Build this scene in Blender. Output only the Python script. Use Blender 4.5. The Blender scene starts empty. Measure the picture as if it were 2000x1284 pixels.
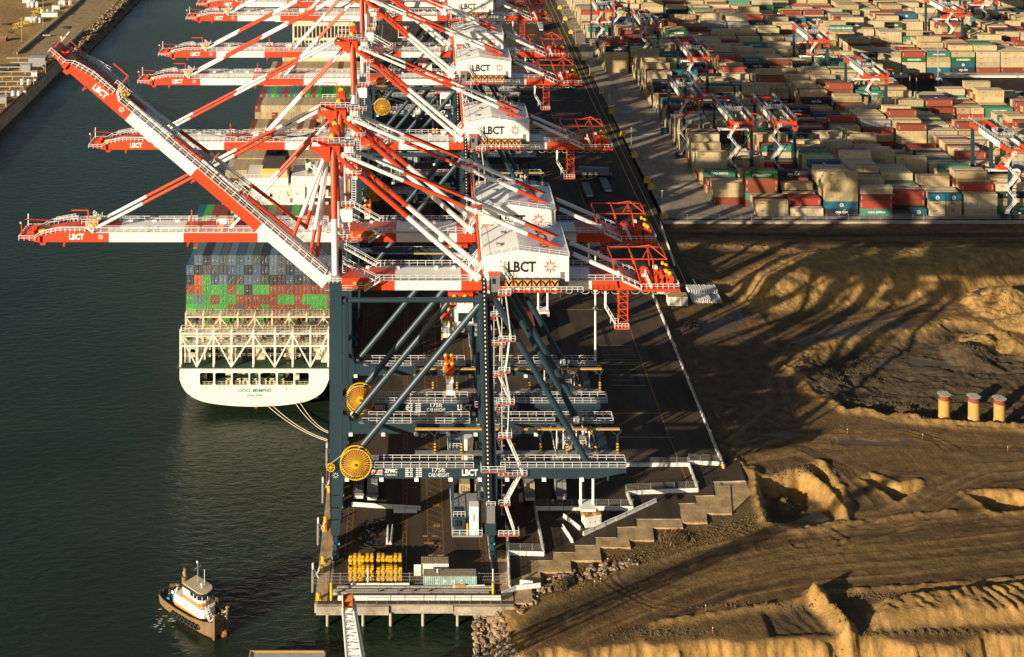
import bpy, math, random
import numpy as np
from mathutils import Vector, Matrix, noise as mnoise
R = math.radians
random.seed(7)
C = bpy.context.scene.collection
SC = bpy.context.scene
# ------------------------------------------------------------------ camera
HC, FP, VX, VY = 185.0, 2600.0, 802.0, -540.0
cam_d = bpy.data.cameras.new('camera'); cam = bpy.data.objects.new('camera', cam_d); C.objects.link(cam)
cam.location = (0, 0, HC); cam.rotation_euler = (R(90), 0, 0)
cam_d.sensor_width = 36; cam_d.lens = 36*FP/2000
cam_d.shift_x = (1000-VX)/2000; cam_d.shift_y = -(642-VY)/2000
cam_d.clip_start = 5; cam_d.clip_end = 9000
SC.camera = cam
# ------------------------------------------------------------------ sky, sun, exposure
SUN_AZ, SUN_EL = 40.5, 14.3          # direction shadows run: degrees from +X towards +Y
wd = bpy.data.worlds.new('World'); SC.world = wd; wd.use_nodes = True
nt = wd.node_tree; bg = nt.nodes['Background']
sky = nt.nodes.new('ShaderNodeTexSky'); sky.sky_type = 'NISHITA'; sky.sun_disc = False
sx, sy = -math.cos(R(SUN_AZ)), -math.sin(R(SUN_AZ))
sky.sun_elevation = R(SUN_EL); sky.sun_rotation = math.atan2(sx, sy)
sky.air_density = 1.0; sky.dust_density = 1.2; sky.ozone_density = 1.2
nt.links.new(sky.outputs[0], bg.inputs[0]); bg.inputs[1].default_value = 0.05
sl = bpy.data.lights.new('sun', 'SUN'); sun = bpy.data.objects.new('sun', sl); C.objects.link(sun)
sl.energy = 5.0; sl.angle = R(0.5); sl.color = (1.0, 0.84, 0.61)
sv = Vector((sx*math.cos(R(SUN_EL)), sy*math.cos(R(SUN_EL)), math.sin(R(SUN_EL))))
sun.rotation_euler = sv.to_track_quat('Z', 'Y').to_euler()
SC.view_settings.view_transform = 'Standard'; SC.view_settings.look = 'None'
SC.view_settings.exposure = 0.72; SC.view_settings.gamma = 1.0

def at(px, py, z=0.0):
    """world point at height z seen at a pixel of the photograph"""
    s = (py-VY)/(HC-z)
    return Vector(((px-VX)/s, FP/s, z))
# ------------------------------------------------------------------ materials
M = {}
def N(nt, t, **kw):
    n = nt.nodes.new(t)
    for k, v in kw.items(): setattr(n, k, v)
    return n
def mat(name, col, rough=0.5, dirt=0.25, dscale=0.6, dcol=None, metal=0.0, bump=0.0, bscale=3.0, streak=False, spec=0.4, stretch=(1,1,1)):
    """painted / plain surface with patches of wear"""
    m = bpy.data.materials.new(name); m.use_nodes = True; nt = m.node_tree
    b = nt.nodes['Principled BSDF']; b.inputs['Roughness'].default_value = rough; b.inputs['Metallic'].default_value = metal
    b.inputs['Specular IOR Level'].default_value = spec
    tc = N(nt, 'ShaderNodeNewGeometry')
    mp = N(nt, 'ShaderNodeMapping'); mp.inputs['Scale'].default_value = (1, 1, .25) if streak else stretch
    nt.links.new(tc.outputs['Position'], mp.inputs[0])
    no = N(nt, 'ShaderNodeTexNoise'); no.inputs['Scale'].default_value = dscale; no.inputs['Detail'].default_value = 8; no.inputs['Roughness'].default_value = .65
    nt.links.new(mp.outputs[0], no.inputs[0])
    cr = N(nt, 'ShaderNodeMapRange'); cr.inputs[1].default_value = .42; cr.inputs[2].default_value = .75
    nt.links.new(no.outputs[0], cr.inputs[0])
    mu = N(nt, 'ShaderNodeMath', operation='MULTIPLY'); mu.inputs[1].default_value = dirt; nt.links.new(cr.outputs[0], mu.inputs[0])
    mx = N(nt, 'ShaderNodeMix', data_type='RGBA'); mx.inputs[6].default_value = (*col, 1)
    mx.inputs[7].default_value = (*(dcol or tuple(c*.45+.02 for c in col)), 1)
    nt.links.new(mu.outputs[0], mx.inputs[0]); nt.links.new(mx.outputs[2], b.inputs['Base Color'])
    if bump:
        n2 = N(nt, 'ShaderNodeTexNoise'); n2.inputs['Scale'].default_value = bscale; n2.inputs['Detail'].default_value = 6
        nt.links.new(tc.outputs['Position'], n2.inputs[0])
        bp = N(nt, 'ShaderNodeBump'); bp.inputs['Strength'].default_value = bump; bp.inputs['Distance'].default_value = .15
        nt.links.new(n2.outputs[0], bp.inputs['Height']); nt.links.new(bp.outputs[0], b.inputs['Normal'])
    M[name] = m; return m
mat('red', (.58, .062, .018), .42, .35, .35, (.36, .05, .02), streak=True)
mat('white', (.80, .79, .75), .45, .36, .35, (.52, .47, .38), streak=True)
mat('rail_white', (.80, .80, .78), .5, .05)
mat('blue', (.021, .044, .062), .38, .30, .25, (.034, .066, .086), streak=True)
mat('dark', (.012, .013, .015), .5, .2)
mat('steel', (.30, .30, .30), .5, .4)
mat('grey', (.18, .18, .18), .6, .4)
mat('yellow', (.66, .40, .02), .5, .2, 1.0)
mat('copper', (.34, .13, .05), .5, .25, 3)
mat('logo_red', (.42, .03, .03), .5, .05)
mat('black', (.018, .014, .013), .6, .05)
mat('glass', (.02, .03, .035), .08, .1)
mat('concrete', (.42, .38, .31), .85, .5, .4, (.22, .19, .15), bump=.3)
mat('barrier', (.74, .72, .67), .8, .35, .7, (.40, .36, .30))
mat('teal', (.05, .38, .40), .5, .1)
mat('rope', (.55, .50, .38), .8, .1)
mat('cable', (.015, .015, .016), .6, .1)
mat('rust', (.20, .07, .03), .8, .5, 1.5, (.09, .035, .02))
mat('tyre', (.012, .012, .012), .8, .2)
mat('green', (.03, .22, .05), .5, .2)
mat('brass', (.50, .30, .10), .5, .3)

# ------------------------------------------------------------------ mesh builder
class MB:
    def __init__(s): s.v = []; s.f = []; s.m = []; s.mats = []
    def mi(s, m):
        if m not in s.mats: s.mats.append(m)
        return s.mats.index(m)
    def add(s, vs, fs, m):
        o = len(s.v); s.v += [tuple(v) for v in vs]; i = s.mi(m)
        for f in fs: s.f.append(tuple(o+a for a in f)); s.m.append(i)
        return s
    def box(s, x0, x1, y0, y1, z0, z1, m):
        return s.hexa([(x0,y0),(x1,y0),(x1,y1),(x0,y1)], [(x0,y0),(x1,y0),(x1,y1),(x0,y1)], z0, z1, m)
    def hexa(s, a, b, z0, z1, m):
        n = len(a)
        vs = [(x,y,z0) for x,y in a]+[(x,y,z1) for x,y in b]
        fs = [tuple(reversed(range(n))), tuple(range(n, 2*n))]+[(i,(i+1)%n,n+(i+1)%n,n+i) for i in range(n)]
        return s.add(vs, fs, m)
    def prism(s, poly, y0, y1, m):
        """polygon in x,z extruded along y"""
        n = len(poly); vs = [(x,y0,z) for x,z in poly]+[(x,y1,z) for x,z in poly]
        fs = [tuple(range(n)), tuple(reversed(range(n,2*n)))]+[((i+1)%n,i,n+i,n+(i+1)%n) for i in range(n)]
        return s.add(vs, fs, m)
    def prismx(s, poly, x0, x1, m):
        n = len(poly); vs = [(x0,y,z) for y,z in poly]+[(x1,y,z) for y,z in poly]
        fs = [tuple(reversed(range(n))), tuple(range(n,2*n))]+[(i,(i+1)%n,n+(i+1)%n,n+i) for i in range(n)]
        return s.add(vs, fs, m)
    def beam(s, p, q, w, h, m, up=(0,0,1)):
        p = Vector(p); q = Vector(q); d = (q-p)
        if d.length < 1e-6: return s
        d.normalize(); u = Vector(up)
        if abs(d.dot(u)) > .98: u = Vector((0,1,0))
        r = d.cross(u).normalized(); u = r.cross(d)
        vs = []
        for c in (p, q):
            for a, b in ((-1,-1),(1,-1),(1,1),(-1,1)): vs.append(c+r*(a*w/2)+u*(b*h/2))
        return s.add(vs, [(3,2,1,0),(4,5,6,7),(0,1,5,4),(1,2,6,5),(2,3,7,6),(3,0,4,7)], m)
    def tube(s, p, q, r, m, n=10, r2=None):
        p = Vector(p); q = Vector(q); d = (q-p).normalized(); r2 = r if r2 is None else r2
        u = Vector((0,0,1)) if abs(d.z) < .95 else Vector((0,1,0))
        a = d.cross(u).normalized(); b = a.cross(d)
        vs = []
        for c, rr in ((p,r),(q,r2)):
            for k in range(n):
                t = 2*math.pi*k/n; vs.append(c+a*(math.cos(t)*rr)+b*(math.sin(t)*rr))
        fs = [(k,(k+1)%n,n+(k+1)%n,n+k) for k in range(n)]+[tuple(reversed(range(n))), tuple(range(n,2*n))]
        return s.add(vs, fs, m)
    def banded(s, p, q, r, cols, n=10):
        p = Vector(p); q = Vector(q); t0 = 0
        for t1, m in cols:
            s.tube(p.lerp(q,t0), p.lerp(q,t1), r, m, n); t0 = t1
        return s
    def poly(s, pts, r, m, n=5):
        for a, b in zip(pts[:-1], pts[1:]): s.tube(a, b, r, m, n)
        return s
    def rail(s, pts, h=1.1, sp=2.0, w=.085, m='rail_white', mid=True):
        pts = [Vector(p) for p in pts]
        for a, b in zip(pts[:-1], pts[1:]):
            s.beam(a+Vector((0,0,h)), b+Vector((0,0,h)), w, w, m)
            if mid: s.beam(a+Vector((0,0,h*.52)), b+Vector((0,0,h*.52)), w*.8, w*.8, m)
            n = max(1, round((b-a).length/sp))
            for k in range(n+1):
                c = a.lerp(b, k/n); s.beam(c, c+Vector((0,0,h)), w, w, m)
        return s
    def stair(s, a, b, w=1.0, m='rail_white', steps=None, tread='steel'):
        """flight between two points with side rails"""
        a = Vector(a); b = Vector(b); d = b-a; hd = Vector((d.x,d.y,0)).normalized(); sd = Vector((-hd.y,hd.x,0))*(w/2)
        for q in (sd, -sd):
            s.beam(a+q, b+q, .12, .25, m); s.beam(a+q+Vector((0,0,1.1)), b+q+Vector((0,0,1.1)), .09, .09, m)
            for k in range(4): c = a.lerp(b,k/3)+q; s.beam(c, c+Vector((0,0,1.1)), .08, .08, m)
        n = steps or max(3, int(abs(d.z)/.35))
        for k in range(n):
            c = a.lerp(b,(k+.5)/n); s.beam(c-sd, c+sd, .28, .06, tread)
        return s
    def ring(s, c, r0, r1, y0, y1, m, n=24, axis='y'):
        vs = []
        for y in (y0, y1):
            for r in (r0, r1):
                for k in range(n):
                    t = 2*math.pi*k/n
                    vs.append((c[0]+math.cos(t)*r, y, c[1]+math.sin(t)*r) if axis == 'y' else ((y, c[0]+math.cos(t)*r, c[1]+math.sin(t)*r) if axis == 'x' else (c[0]+math.cos(t)*r, c[1]+math.sin(t)*r, y)))
        fs = []
        for k in range(n):
            j = (k+1)%n
            fs += [(k,j,n+j,n+k), (3*n+k,3*n+j,2*n+j,2*n+k), (n+k,n+j,3*n+j,3*n+k), (2*n+k,2*n+j,j,k)]
        return s.add(vs, fs, m)
    def blob(s, c, r, m, nseg=6, nring=4, sc=(1,1,1), jit=0):
        vs = []; fs = []
        for i in range(nring+1):
            ph = math.pi*i/nring
            for k in range(nseg):
                t = 2*math.pi*k/nseg; j = 1+random.uniform(-jit,jit)
                vs.append((c[0]+r*sc[0]*j*math.sin(ph)*math.cos(t), c[1]+r*sc[1]*j*math.sin(ph)*math.sin(t), c[2]+r*sc[2]*j*math.cos(ph)))
        for i in range(nring):
            for k in range(nseg):
                a = i*nseg+k; b = i*nseg+(k+1)%nseg; fs.append((a, a+nseg, b+nseg, b))
        return s.add(vs, fs, m)
    def mesh(s, name):
        me = bpy.data.meshes.new(name); me.from_pydata(s.v, [], s.f)
        for m in s.mats: me.materials.append(M[m])
        me.polygons.foreach_set('material_index', s.m); me.update(); return me
    def build(s, name, parent=None, smooth=False):
        if not s.v: return None
        me = s.mesh(name)
        if smooth: me.shade_smooth()
        return obj(name, me, parent)
def obj(name, me, parent=None):
    o = bpy.data.objects.new(name, me); C.objects.link(o)
    if parent: o.parent = parent
    return o
def tag(o, label, cat, group=None):
    o['label'] = label; o['category'] = cat
    if group: o['group'] = group
    return o
def thing(name, label, cat, loc=(0,0,0), rz=0, group=None):
    o = bpy.data.objects.new(name, None); C.objects.link(o); o.location = loc; o.rotation_euler = (0,0,rz)
    return tag(o, label, cat, group)
def struct(o): o['kind'] = 'structure'; return o
def stuff(o): o['kind'] = 'stuff'; return o
def copy_tree(o, parent=None):
    c = o.copy(); C.objects.link(c); c.parent = parent
    for ch in list(o.children): copy_tree(ch, c)
    return c
_tx = {}
def text_geo(body, bold=0.0, ext=.02):
    k = (body, bold)
    if k not in _tx:
        cu = bpy.data.curves.new('text_tmp', 'FONT'); cu.body = body; cu.align_x = 'CENTER'; cu.align_y = 'CENTER'
        cu.resolution_u = 2; cu.offset = bold; cu.extrude = 0
        o = bpy.data.objects.new('text_tmp', cu); C.objects.link(o)
        dg = bpy.context.evaluated_depsgraph_get(); me = bpy.data.meshes.new_from_object(o.evaluated_get(dg))
        v = np.zeros(len(me.vertices)*3); me.vertices.foreach_get('co', v); v = v.reshape(-1,3)
        fs = [tuple(p.vertices) for p in me.polygons]
        bpy.data.objects.remove(o); bpy.data.meshes.remove(me)
        if len(v):
            mn, mx = v.min(0), v.max(0); v = v-(mn+mx)/2; v /= (mx-mn)[1]
        _tx[k] = (v, fs)
    return _tx[k]
def text(mb, body, c, h, m, w=None, u=(1,0,0), up=(0,0,1), bold=0.0):
    """flat lettering centred at c, cap height h, reading along u"""
    v, fs = text_geo(body, bold)
    if not len(v): return mb
    kx = h if w is None else w/(v[:,0].max()-v[:,0].min())
    u = Vector(u); up = Vector(up); c = Vector(c)
    return mb.add([c+u*(a[0]*kx)+up*(a[1]*h) for a in v], fs, m)
def star(mb, c, r, m, n=12, u=(1,0,0), up=(0,0,1), split=True):
    u = Vector(u); up = Vector(up); c = Vector(c)
    for k in range(n):
        t = 2*math.pi*k/n; rr = r if k % 2 == 0 or not split else r*.72
        def P(a, rad): return c+u*(math.cos(a)*rad)+up*(math.sin(a)*rad)
        mb.add([P(t,rr), P(t+.14,rr*.62), P(t,rr*.26), P(t-.14,rr*.62)], [(0,1,2,3)], m)
    return mb
# ------------------------------------------------------------------ setting
ZW = -5.0
def grid_noise(x, y, scale, seed, oct=4, sx=1.0, sy=1.0, rough=.5):
    rng = np.random.RandomState(seed); T = rng.rand(256, 256); out = np.zeros_like(x); amp = 1; tot = 0
    X, Y = x/scale*sx+seed*13.7, y/scale*sy+seed*7.3
    for o in range(oct):
        xi = np.floor(X).astype(int); yi = np.floor(Y).astype(int); fx = X-xi; fy = Y-yi
        fx = fx*fx*(3-2*fx); fy = fy*fy*(3-2*fy)
        g = lambda a, b: T[a % 256, b % 256]
        v = (g(xi,yi)*(1-fx)+g(xi+1,yi)*fx)*(1-fy)+(g(xi,yi+1)*(1-fx)+g(xi+1,yi+1)*fx)*fy
        out += amp*(v-.5); tot += amp; amp *= rough; X = X*2.03+5.1; Y = Y*2.03+3.7
    return out/tot*2
def sstep(a, b, t): t = np.clip((t-a)/(b-a), 0, 1); return t*t*(3-2*t)
def seg_param(x, y, pts):
    d = np.full_like(x, 1e9); sd = np.zeros_like(x); ar = np.zeros_like(x); L = 0
    for (ax, ay), (bx, by) in zip(pts[:-1], pts[1:]):
        vx, vy = bx-ax, by-ay; l = math.hypot(vx,vy); t = np.clip(((x-ax)*vx+(y-ay)*vy)/(l*l), 0, 1)
        q = np.hypot(x-ax-t*vx, y-ay-t*vy); s = np.sign((x-ax)*vy-(y-ay)*vx); m = q < d
        d = np.where(m, q, d); sd = np.where(m, q*s, sd); ar = np.where(m, L+t*l, ar); L += l
    return d, sd, ar
def P2(pts, z=-.5): return [tuple(at(x, y, z)[:2]) for x, y in pts]
def seg_dist(x, y, pts):
    """distance to a polyline, and signed side"""
    d = np.full_like(x, 1e9)
    for (ax, ay), (bx, by) in zip(pts[:-1], pts[1:]):
        vx, vy = bx-ax, by-ay; t = np.clip(((x-ax)*vx+(y-ay)*vy)/(vx*vx+vy*vy), 0, 1)
        d = np.minimum(d, np.hypot(x-ax-t*vx, y-ay-t*vy))
    return d
def poly_sd(x, y, pts):
    """signed distance to polygon, positive inside"""
    d = seg_dist(x, y, pts+[pts[0]]); ins = np.zeros(x.shape, bool); n = len(pts)
    for i in range(n):
        (ax, ay), (bx, by) = pts[i], pts[(i+1) % n]
        c = ((ay > y) != (by > y)) & (x < (bx-ax)*(y-ay)/((by-ay) if by != ay else 1e-9)+ax); ins ^= c
    return np.where(ins, d, -d)
# materials of the ground
def ground_mat(name, attr=True, col=(.1,.07,.04), bumpd=.25, bs=1.2, rough=.95, var=.5, streaks=None):
    m = bpy.data.materials.new(name); m.use_nodes = True; nt = m.node_tree; b = nt.nodes['Principled BSDF']
    b.inputs['Roughness'].default_value = rough; b.inputs['Specular IOR Level'].default_value = .2
    g = N(nt, 'ShaderNodeNewGeometry'); mp = N(nt, 'ShaderNodeMapping'); nt.links.new(g.outputs['Position'], mp.inputs[0])
    if streaks: mp.inputs['Scale'].default_value = streaks
    a = N(nt, 'ShaderNodeTexNoise'); a.inputs['Scale'].default_value = .35; a.inputs['Detail'].default_value = 10; a.inputs['Roughness'].default_value = .7; nt.links.new(mp.outputs[0], a.inputs[0])
    r = N(nt, 'ShaderNodeMapRange'); r.inputs[1].default_value = .3; r.inputs[2].default_value = .7; r.inputs[3].default_value = 1-var; r.inputs[4].default_value = 1+var*.6; nt.links.new(a.outputs[0], r.inputs[0])
    mx = N(nt, 'ShaderNodeMix', data_type='RGBA', blend_type='MULTIPLY'); mx.inputs[0].default_value = 1
    if attr:
        ca = N(nt, 'ShaderNodeVertexColor'); ca.layer_name = 'Col'; nt.links.new(ca.outputs[0], mx.inputs[6])
    else: mx.inputs[6].default_value = (*col, 1)
    nt.links.new(r.outputs[0], mx.inputs[7]); nt.links.new(mx.outputs[2], b.inputs['Base Color'])
    n2 = N(nt, 'ShaderNodeTexNoise'); n2.inputs['Scale'].default_value = bs; n2.inputs['Detail'].default_value = 10; n2.inputs['Roughness'].default_value = .7; nt.links.new(g.outputs['Position'], n2.inputs[0])
    bp = N(nt, 'ShaderNodeBump'); bp.inputs['Strength'].default_value = 1; bp.inputs['Distance'].default_value = bumpd
    nt.links.new(n2.outputs[0], bp.inputs['Height']); nt.links.new(bp.outputs[0], b.inputs['Normal'])
    M[name] = m; return m
ground_mat('dirt', True, bumpd=.42, bs=1.4, var=.5)
ground_mat('asphalt', False, (.078,.056,.038), .015, 3, .85, .6, (.35,.08,1))
ground_mat('asphalt_patch', False, (.034,.028,.023), .015, 3, .85, .4)
ground_mat('asphalt_pale', False, (.095,.070,.048), .015, 3, .85, .6)
ground_mat('apron', False, (.30,.25,.19), .02, 2, .9, .45, (1,.4,1))
ground_mat('step_concrete', False, (.48,.33,.17), .06, 1.5, .9, .55)
ground_mat('rough_concrete', False, (.40,.35,.27), .12, 1.2, .95, .6)
def water_mat():
    m = bpy.data.materials.new('water'); m.use_nodes = True; nt = m.node_tree; b = nt.nodes['Principled BSDF']
    b.inputs['Roughness'].default_value = .12; b.inputs['IOR'].default_value = 1.33; b.inputs['Specular IOR Level'].default_value = .5
    g = N(nt, 'ShaderNodeNewGeometry'); mp = N(nt, 'ShaderNodeMapping'); mp.inputs['Rotation'].default_value = (0,0,R(-25)); mp.inputs['Scale'].default_value = (.55,1.2,1); nt.links.new(g.outputs['Position'], mp.inputs[0])
    a = N(nt, 'ShaderNodeTexNoise'); a.inputs['Scale'].default_value = .55; a.inputs['Detail'].default_value = 5; a.inputs['Roughness'].default_value = .55; a.inputs['Distortion'].default_value = .4; nt.links.new(mp.outputs[0], a.inputs[0])
    c = N(nt, 'ShaderNodeTexNoise'); c.inputs['Scale'].default_value = .012; c.inputs['Detail'].default_value = 4; nt.links.new(g.outputs['Position'], c.inputs[0])
    mr = N(nt, 'ShaderNodeMapRange'); mr.inputs[1].default_value = .35; mr.inputs[2].default_value = .65; mr.inputs[3].default_value = .35; mr.inputs[4].default_value = 1.0; nt.links.new(c.outputs[0], mr.inputs[0])
    bp = N(nt, 'ShaderNodeBump'); bp.inputs['Distance'].default_value = .55; nt.links.new(a.outputs[0], bp.inputs['Height']); nt.links.new(mr.outputs[0], bp.inputs['Strength']); nt.links.new(bp.outputs[0], b.inputs['Normal'])
    mx = N(nt, 'ShaderNodeMix', data_type='RGBA'); mx.inputs[6].default_value = (.012,.022,.009,1); mx.inputs[7].default_value = (.015,.030,.018,1); nt.links.new(mr.outputs[0], mx.inputs[0]); nt.links.new(mx.outputs[2], b.inputs['Base Color'])
    M['water'] = m
water_mat()
def sheet(name, pts, z, m, parent=None, kind=True):
    b = MB(); b.add([(x,y,z) for x,y in pts], [tuple(range(len(pts)))], m); o = b.build(name, parent)
    if kind and not parent: struct(o)
    return o
sheet('water', [(-2500,140),(60,140),(60,6000),(-2500,6000)], ZW, 'water')
# ---- construction ground: one relief sheet
GS = .42; gx = np.arange(16, 234, GS); gy = np.arange(256, 498, GS); GX, GYY = np.meshgrid(gx, gy)
def relief(x, y):
    z = np.full_like(x, -.55)+grid_noise(x,y,9,1,4)*.22+grid_noise(x,y,2.5,2,4,.25,1)*.10
    sand = np.zeros_like(x); road = np.zeros_like(x); grass = np.zeros_like(x); grey = np.zeros_like(x); trk = np.zeros_like(x); trd = np.zeros_like(x)
    L1 = P2([(980,1195),(1075,1150),(1460,985)])
    (ax,ay),(bx,by) = L1[1],L1[2]; D = ((x-ax)*(by-ay)-(y-ay)*(bx-ax))/math.hypot(bx-ax,by-ay)
    kx = 1-sstep(78,96,x)
    z -= (.9*sstep(-3,2,D)+1.6*sstep(2,9,D))*kx
    grass += kx*sstep(-2,2,D)*(1-sstep(8,13,D+grid_noise(x,y,6,3)*3))
    rd = poly_sd(x,y,P2([(1000,1290),(1075,1240),(1200,1150),(1460,1035),(1700,1020),(1830,985),(1900,940),(2100,930),(2100,1128),(1800,1150),(1500,1190),(1290,1215),(1150,1260),(1100,1300)]))
    road = sstep(-2,3,rd)
    z += .22*road*np.sin((y+.12*x+grid_noise(x,y,14,5)*6)*1.9)*grid_noise(x,y,11,6)
    # big mound
    A = P2([(1480,612),(1560,606),(1700,600),(1860,592),(1990,560),(2100,540),(2100,505),(1900,500),(1700,498),(1600,500),(1480,515),(1400,560)])
    a = poly_sd(x,y,A)+grid_noise(x,y,7,8)*1.2; f = sstep(0,12,a); z += 7.2*f*(.75+.25*sstep(90,150,x))
    z += grid_noise(x,y,2.2,9,4)*.8*f*(1-sstep(8,14,a)); sand = np.maximum(sand, sstep(-3,2,a)*.8)
    # cone
    for px,py,zz,rr in ((1968,557,6.2,12),(2010,610,3.5,8),(1925,640,2.5,7)):
        c = at(px,py,zz); d = np.hypot((x-c.x)*.8,y-c.y)*(1+grid_noise(x,y,5,10)*.25); k = np.clip(1-d/rr,0,1); z = np.maximum(z, -.6+zz*1.08*k); sand = np.maximum(sand, sstep(0,.1,k))
    # oval pit with rim
    Cp = P2([(1540,718),(1570,690),(1620,668),(1700,655),(1800,642),(1860,622),(1915,628),(1960,650),(2020,690),(2100,720),(2100,836),(1950,834),(1850,827),(1740,814),(1650,802),(1585,768)])
    cd = poly_sd(x,y,Cp)+grid_noise(x,y,5,11)*1.3
    rimk = 1-.85*sstep(at(0,770).y,at(0,812).y,-y+at(0,770).y+at(0,812).y); ins = sstep(0,5,cd); z -= 2.1*ins; z += .95*rimk*np.exp(-((cd-.3)/1.3)**2)*(1+grid_noise(x,y,3,12)*1.2)
    z += ins*(grid_noise(x,y,4,13,5,.5,1.4,.6)*1.15+grid_noise(x,y,1.6,14,3)*.3); grey = np.maximum(grey, ins*.8); sand = np.maximum(sand, np.exp(-((cd-.3)/2.2)**2)*.8)
    for px,py,hh,rr in ((1890,690,3.2,11),(1600,735,2.4,11),(1640,770,1.8,7),(1770,796,1.0,4)):
        c = at(px,py,-1); d = np.hypot(x-c.x,y-c.y)*(1+grid_noise(x,y,4,15)*.4); k = np.clip(1-d/rr,0,1); z += hh*k*k*(3-2*k)
    # cuts
    for pts,dep,ramp in (([(1474,930),(1500,934),(1560,926),(1615,948),(1645,990),(1650,1018),(1560,1035),(1495,1020)],3.6,1),([(1680,938),(1700,928),(1760,950),(1796,944),(1788,962),(1760,985)],2.2,1),([(1890,968),(1925,960),(1985,963),(2030,975),(2010,1000),(1940,1002)],2.4,1),([(1575,915),(1600,905),(1640,950),(1655,1000),(1640,985)],1.4,0)):
        pp = P2(pts); d = poly_sd(x,y,pp)+grid_noise(x,y,3,16)*.8; ys = [q[1] for q in pp]; y0,y1 = min(ys),max(ys)
        r = sstep(y0-1,y0+(y1-y0)*.55,y) if ramp else 1
        z -= dep*sstep(0,1.8,d)*r; z += .5*np.exp(-((d+.6)/1.0)**2); sand = np.maximum(sand, np.exp(-((d-.6)/1.6)**2))
    c = at(1530,985,-3); d = np.hypot((x-c.x)*.8,y-c.y); z += 2.6*np.clip(1-d/4.5,0,1)*(1+grid_noise(x,y,2,17)*.8)
    # bottom terraces
    bt = poly_sd(x,y,P2([(1694,1205),(1712,1175),(1760,1160),(1850,1152),(2100,1128),(2100,1222),(1900,1222),(1760,1230),(1705,1232)])); k = sstep(0,3.2,bt)
    z += 2.0*k+.30*k*np.sin(x*2.3+y*.9+grid_noise(x,y,7,18)*5)*sstep(.5,2,bt)*np.clip(.4+grid_noise(x,y,5,25)*1.6,0,1.2)+k*grid_noise(x,y,2,26,4)*.3; sand = np.maximum(sand, sstep(-1,1,bt)*.75)
    z += .18*np.sin(x*3.0+y*.4)*sstep(0,2,poly_sd(x,y,P2([(1706,1222),(2100,1222),(2100,1246),(1706,1246)])))
    rg = seg_dist(x,y,P2([(1590,1168),(1620,1195),(1650,1230),(1668,1262)])); k = np.clip(1-rg/(3.0+grid_noise(x,y,3,19)),0,1); z += 2.6*k*(1+grid_noise(x,y,2,20)*.4); sand = np.maximum(sand, sstep(0,.4,k))
    dz = poly_sd(x,y,P2([(1480,1190),(1590,1165),(1600,1170),(1640,1240),(1500,1245),(1490,1215)])); z -= .7*sstep(0,2,dz); z += .10*np.sin((x*.9+y*.5)*2.6+grid_noise(x,y,6,28)*4)*sstep(0,2,dz)*(1+grid_noise(x,y,3,29)); grey = np.maximum(grey, sstep(0,2,dz)*.6)
    for pts,h,w in (([(1280,1218),(1500,1186),(1620,1160),(1760,1150),(2100,1124)],.55,1.0),([(1470,915),(1478,960),(1490,1015)],.6,1.2),([(1860,1000),(1790,1005),(1700,1015),(1600,1040)],.35,1.0),([(1425,885),(1470,930)],.4,.9),([(1540,925),(1600,915),(1650,1010)],.6,1.0),([(1740,822),(1900,838),(2100,846)],.3,.7),([(1340,478),(1600,492),(2100,488)],.6,2.5),([(1380,560),(1500,600)],.5,1.5)):
        d = seg_dist(x,y,P2(pts)); z += h*np.exp(-(d/w)**2)*(1+grid_noise(x,y,2,21)*.9); sand = np.maximum(sand, .55*np.exp(-(d/w)**2))
    # tracks that follow the haul roads
    for j,(pts,w,amp) in enumerate((([(1000,1290),(1120,1215),(1250,1165),(1400,1110),(1560,1080),(1750,1065),(2100,1030)],15,.16),([(1560,1060),(1690,1030),(1790,1000),(1850,960),(1930,925),(2100,915)],6,.2),([(1440,890),(1560,858),(1750,862),(2100,875)],6,.12),([(1300,950),(1430,880),(1528,800),(1518,740),(1560,672),(1640,634),(1800,603),(1900,600),(2100,660)],5,.16),([(1440,900),(1560,880),(1640,920),(1700,980)],5,.12),([(1310,520),(1400,560),(1460,600),(1500,660)],6,.14),([(1300,462),(1600,466),(2100,462)],9,.12))):
        d, sd, ar = seg_param(x, y, P2(pts)); m = sstep(w,w*.6,d); tr = grid_noise(sd,ar,1.0,60+j,3,1.0,.035); tr2 = grid_noise(sd,ar,2.6,80+j,2,1.0,.02)
        z += m*amp*1.5*(np.clip(tr,-.6,.6)+.8*tr2); trk = np.maximum(trk, m*np.clip(tr*1.4+.1,0,1)); trd = np.maximum(trd, m*np.clip(-tr2*1.6,0,1))
    fine = grid_noise(x,y,1.3,90,4,1,1,.65); rid = .5-np.abs(grid_noise(x,y,3.2,91,4,1,1,.6)); z += fine*(.08+.22*np.clip(sand,0,1))+(rid-.3)*.75*np.clip(sand,0,1)+(rid-.3)*.10
    # round tyre tracks
    for px,py,r0,n in ((1750,880,9,3),(1390,1075,9,3),(1560,1060,6,2),(1330,1120,11,3)):
        c = at(px,py,-.6); d = np.hypot((x-c.x)*.75,(y-c.y)*1.1)+grid_noise(x,y,7,95,3)*1.6; ma = np.clip(.35+grid_noise(x,y,9,96+int(px)%7,2)*2.2,0,1)
        for k in range(n): z += ma*(.13*np.exp(-((d-r0-k*1.6)/.35)**2)-.1*np.exp(-((d-r0-k*1.6-.7)/.35)**2))
    for k,off in enumerate((0,1.4,3.2,4.6)):
        d = np.abs(seg_dist(x,y,P2([(1300,930),(1420,880),(1530,800),(1520,740),(1560,670),(1640,630),(1800,600)]))-off); z -= .16*np.exp(-(d/.4)**2)
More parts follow.
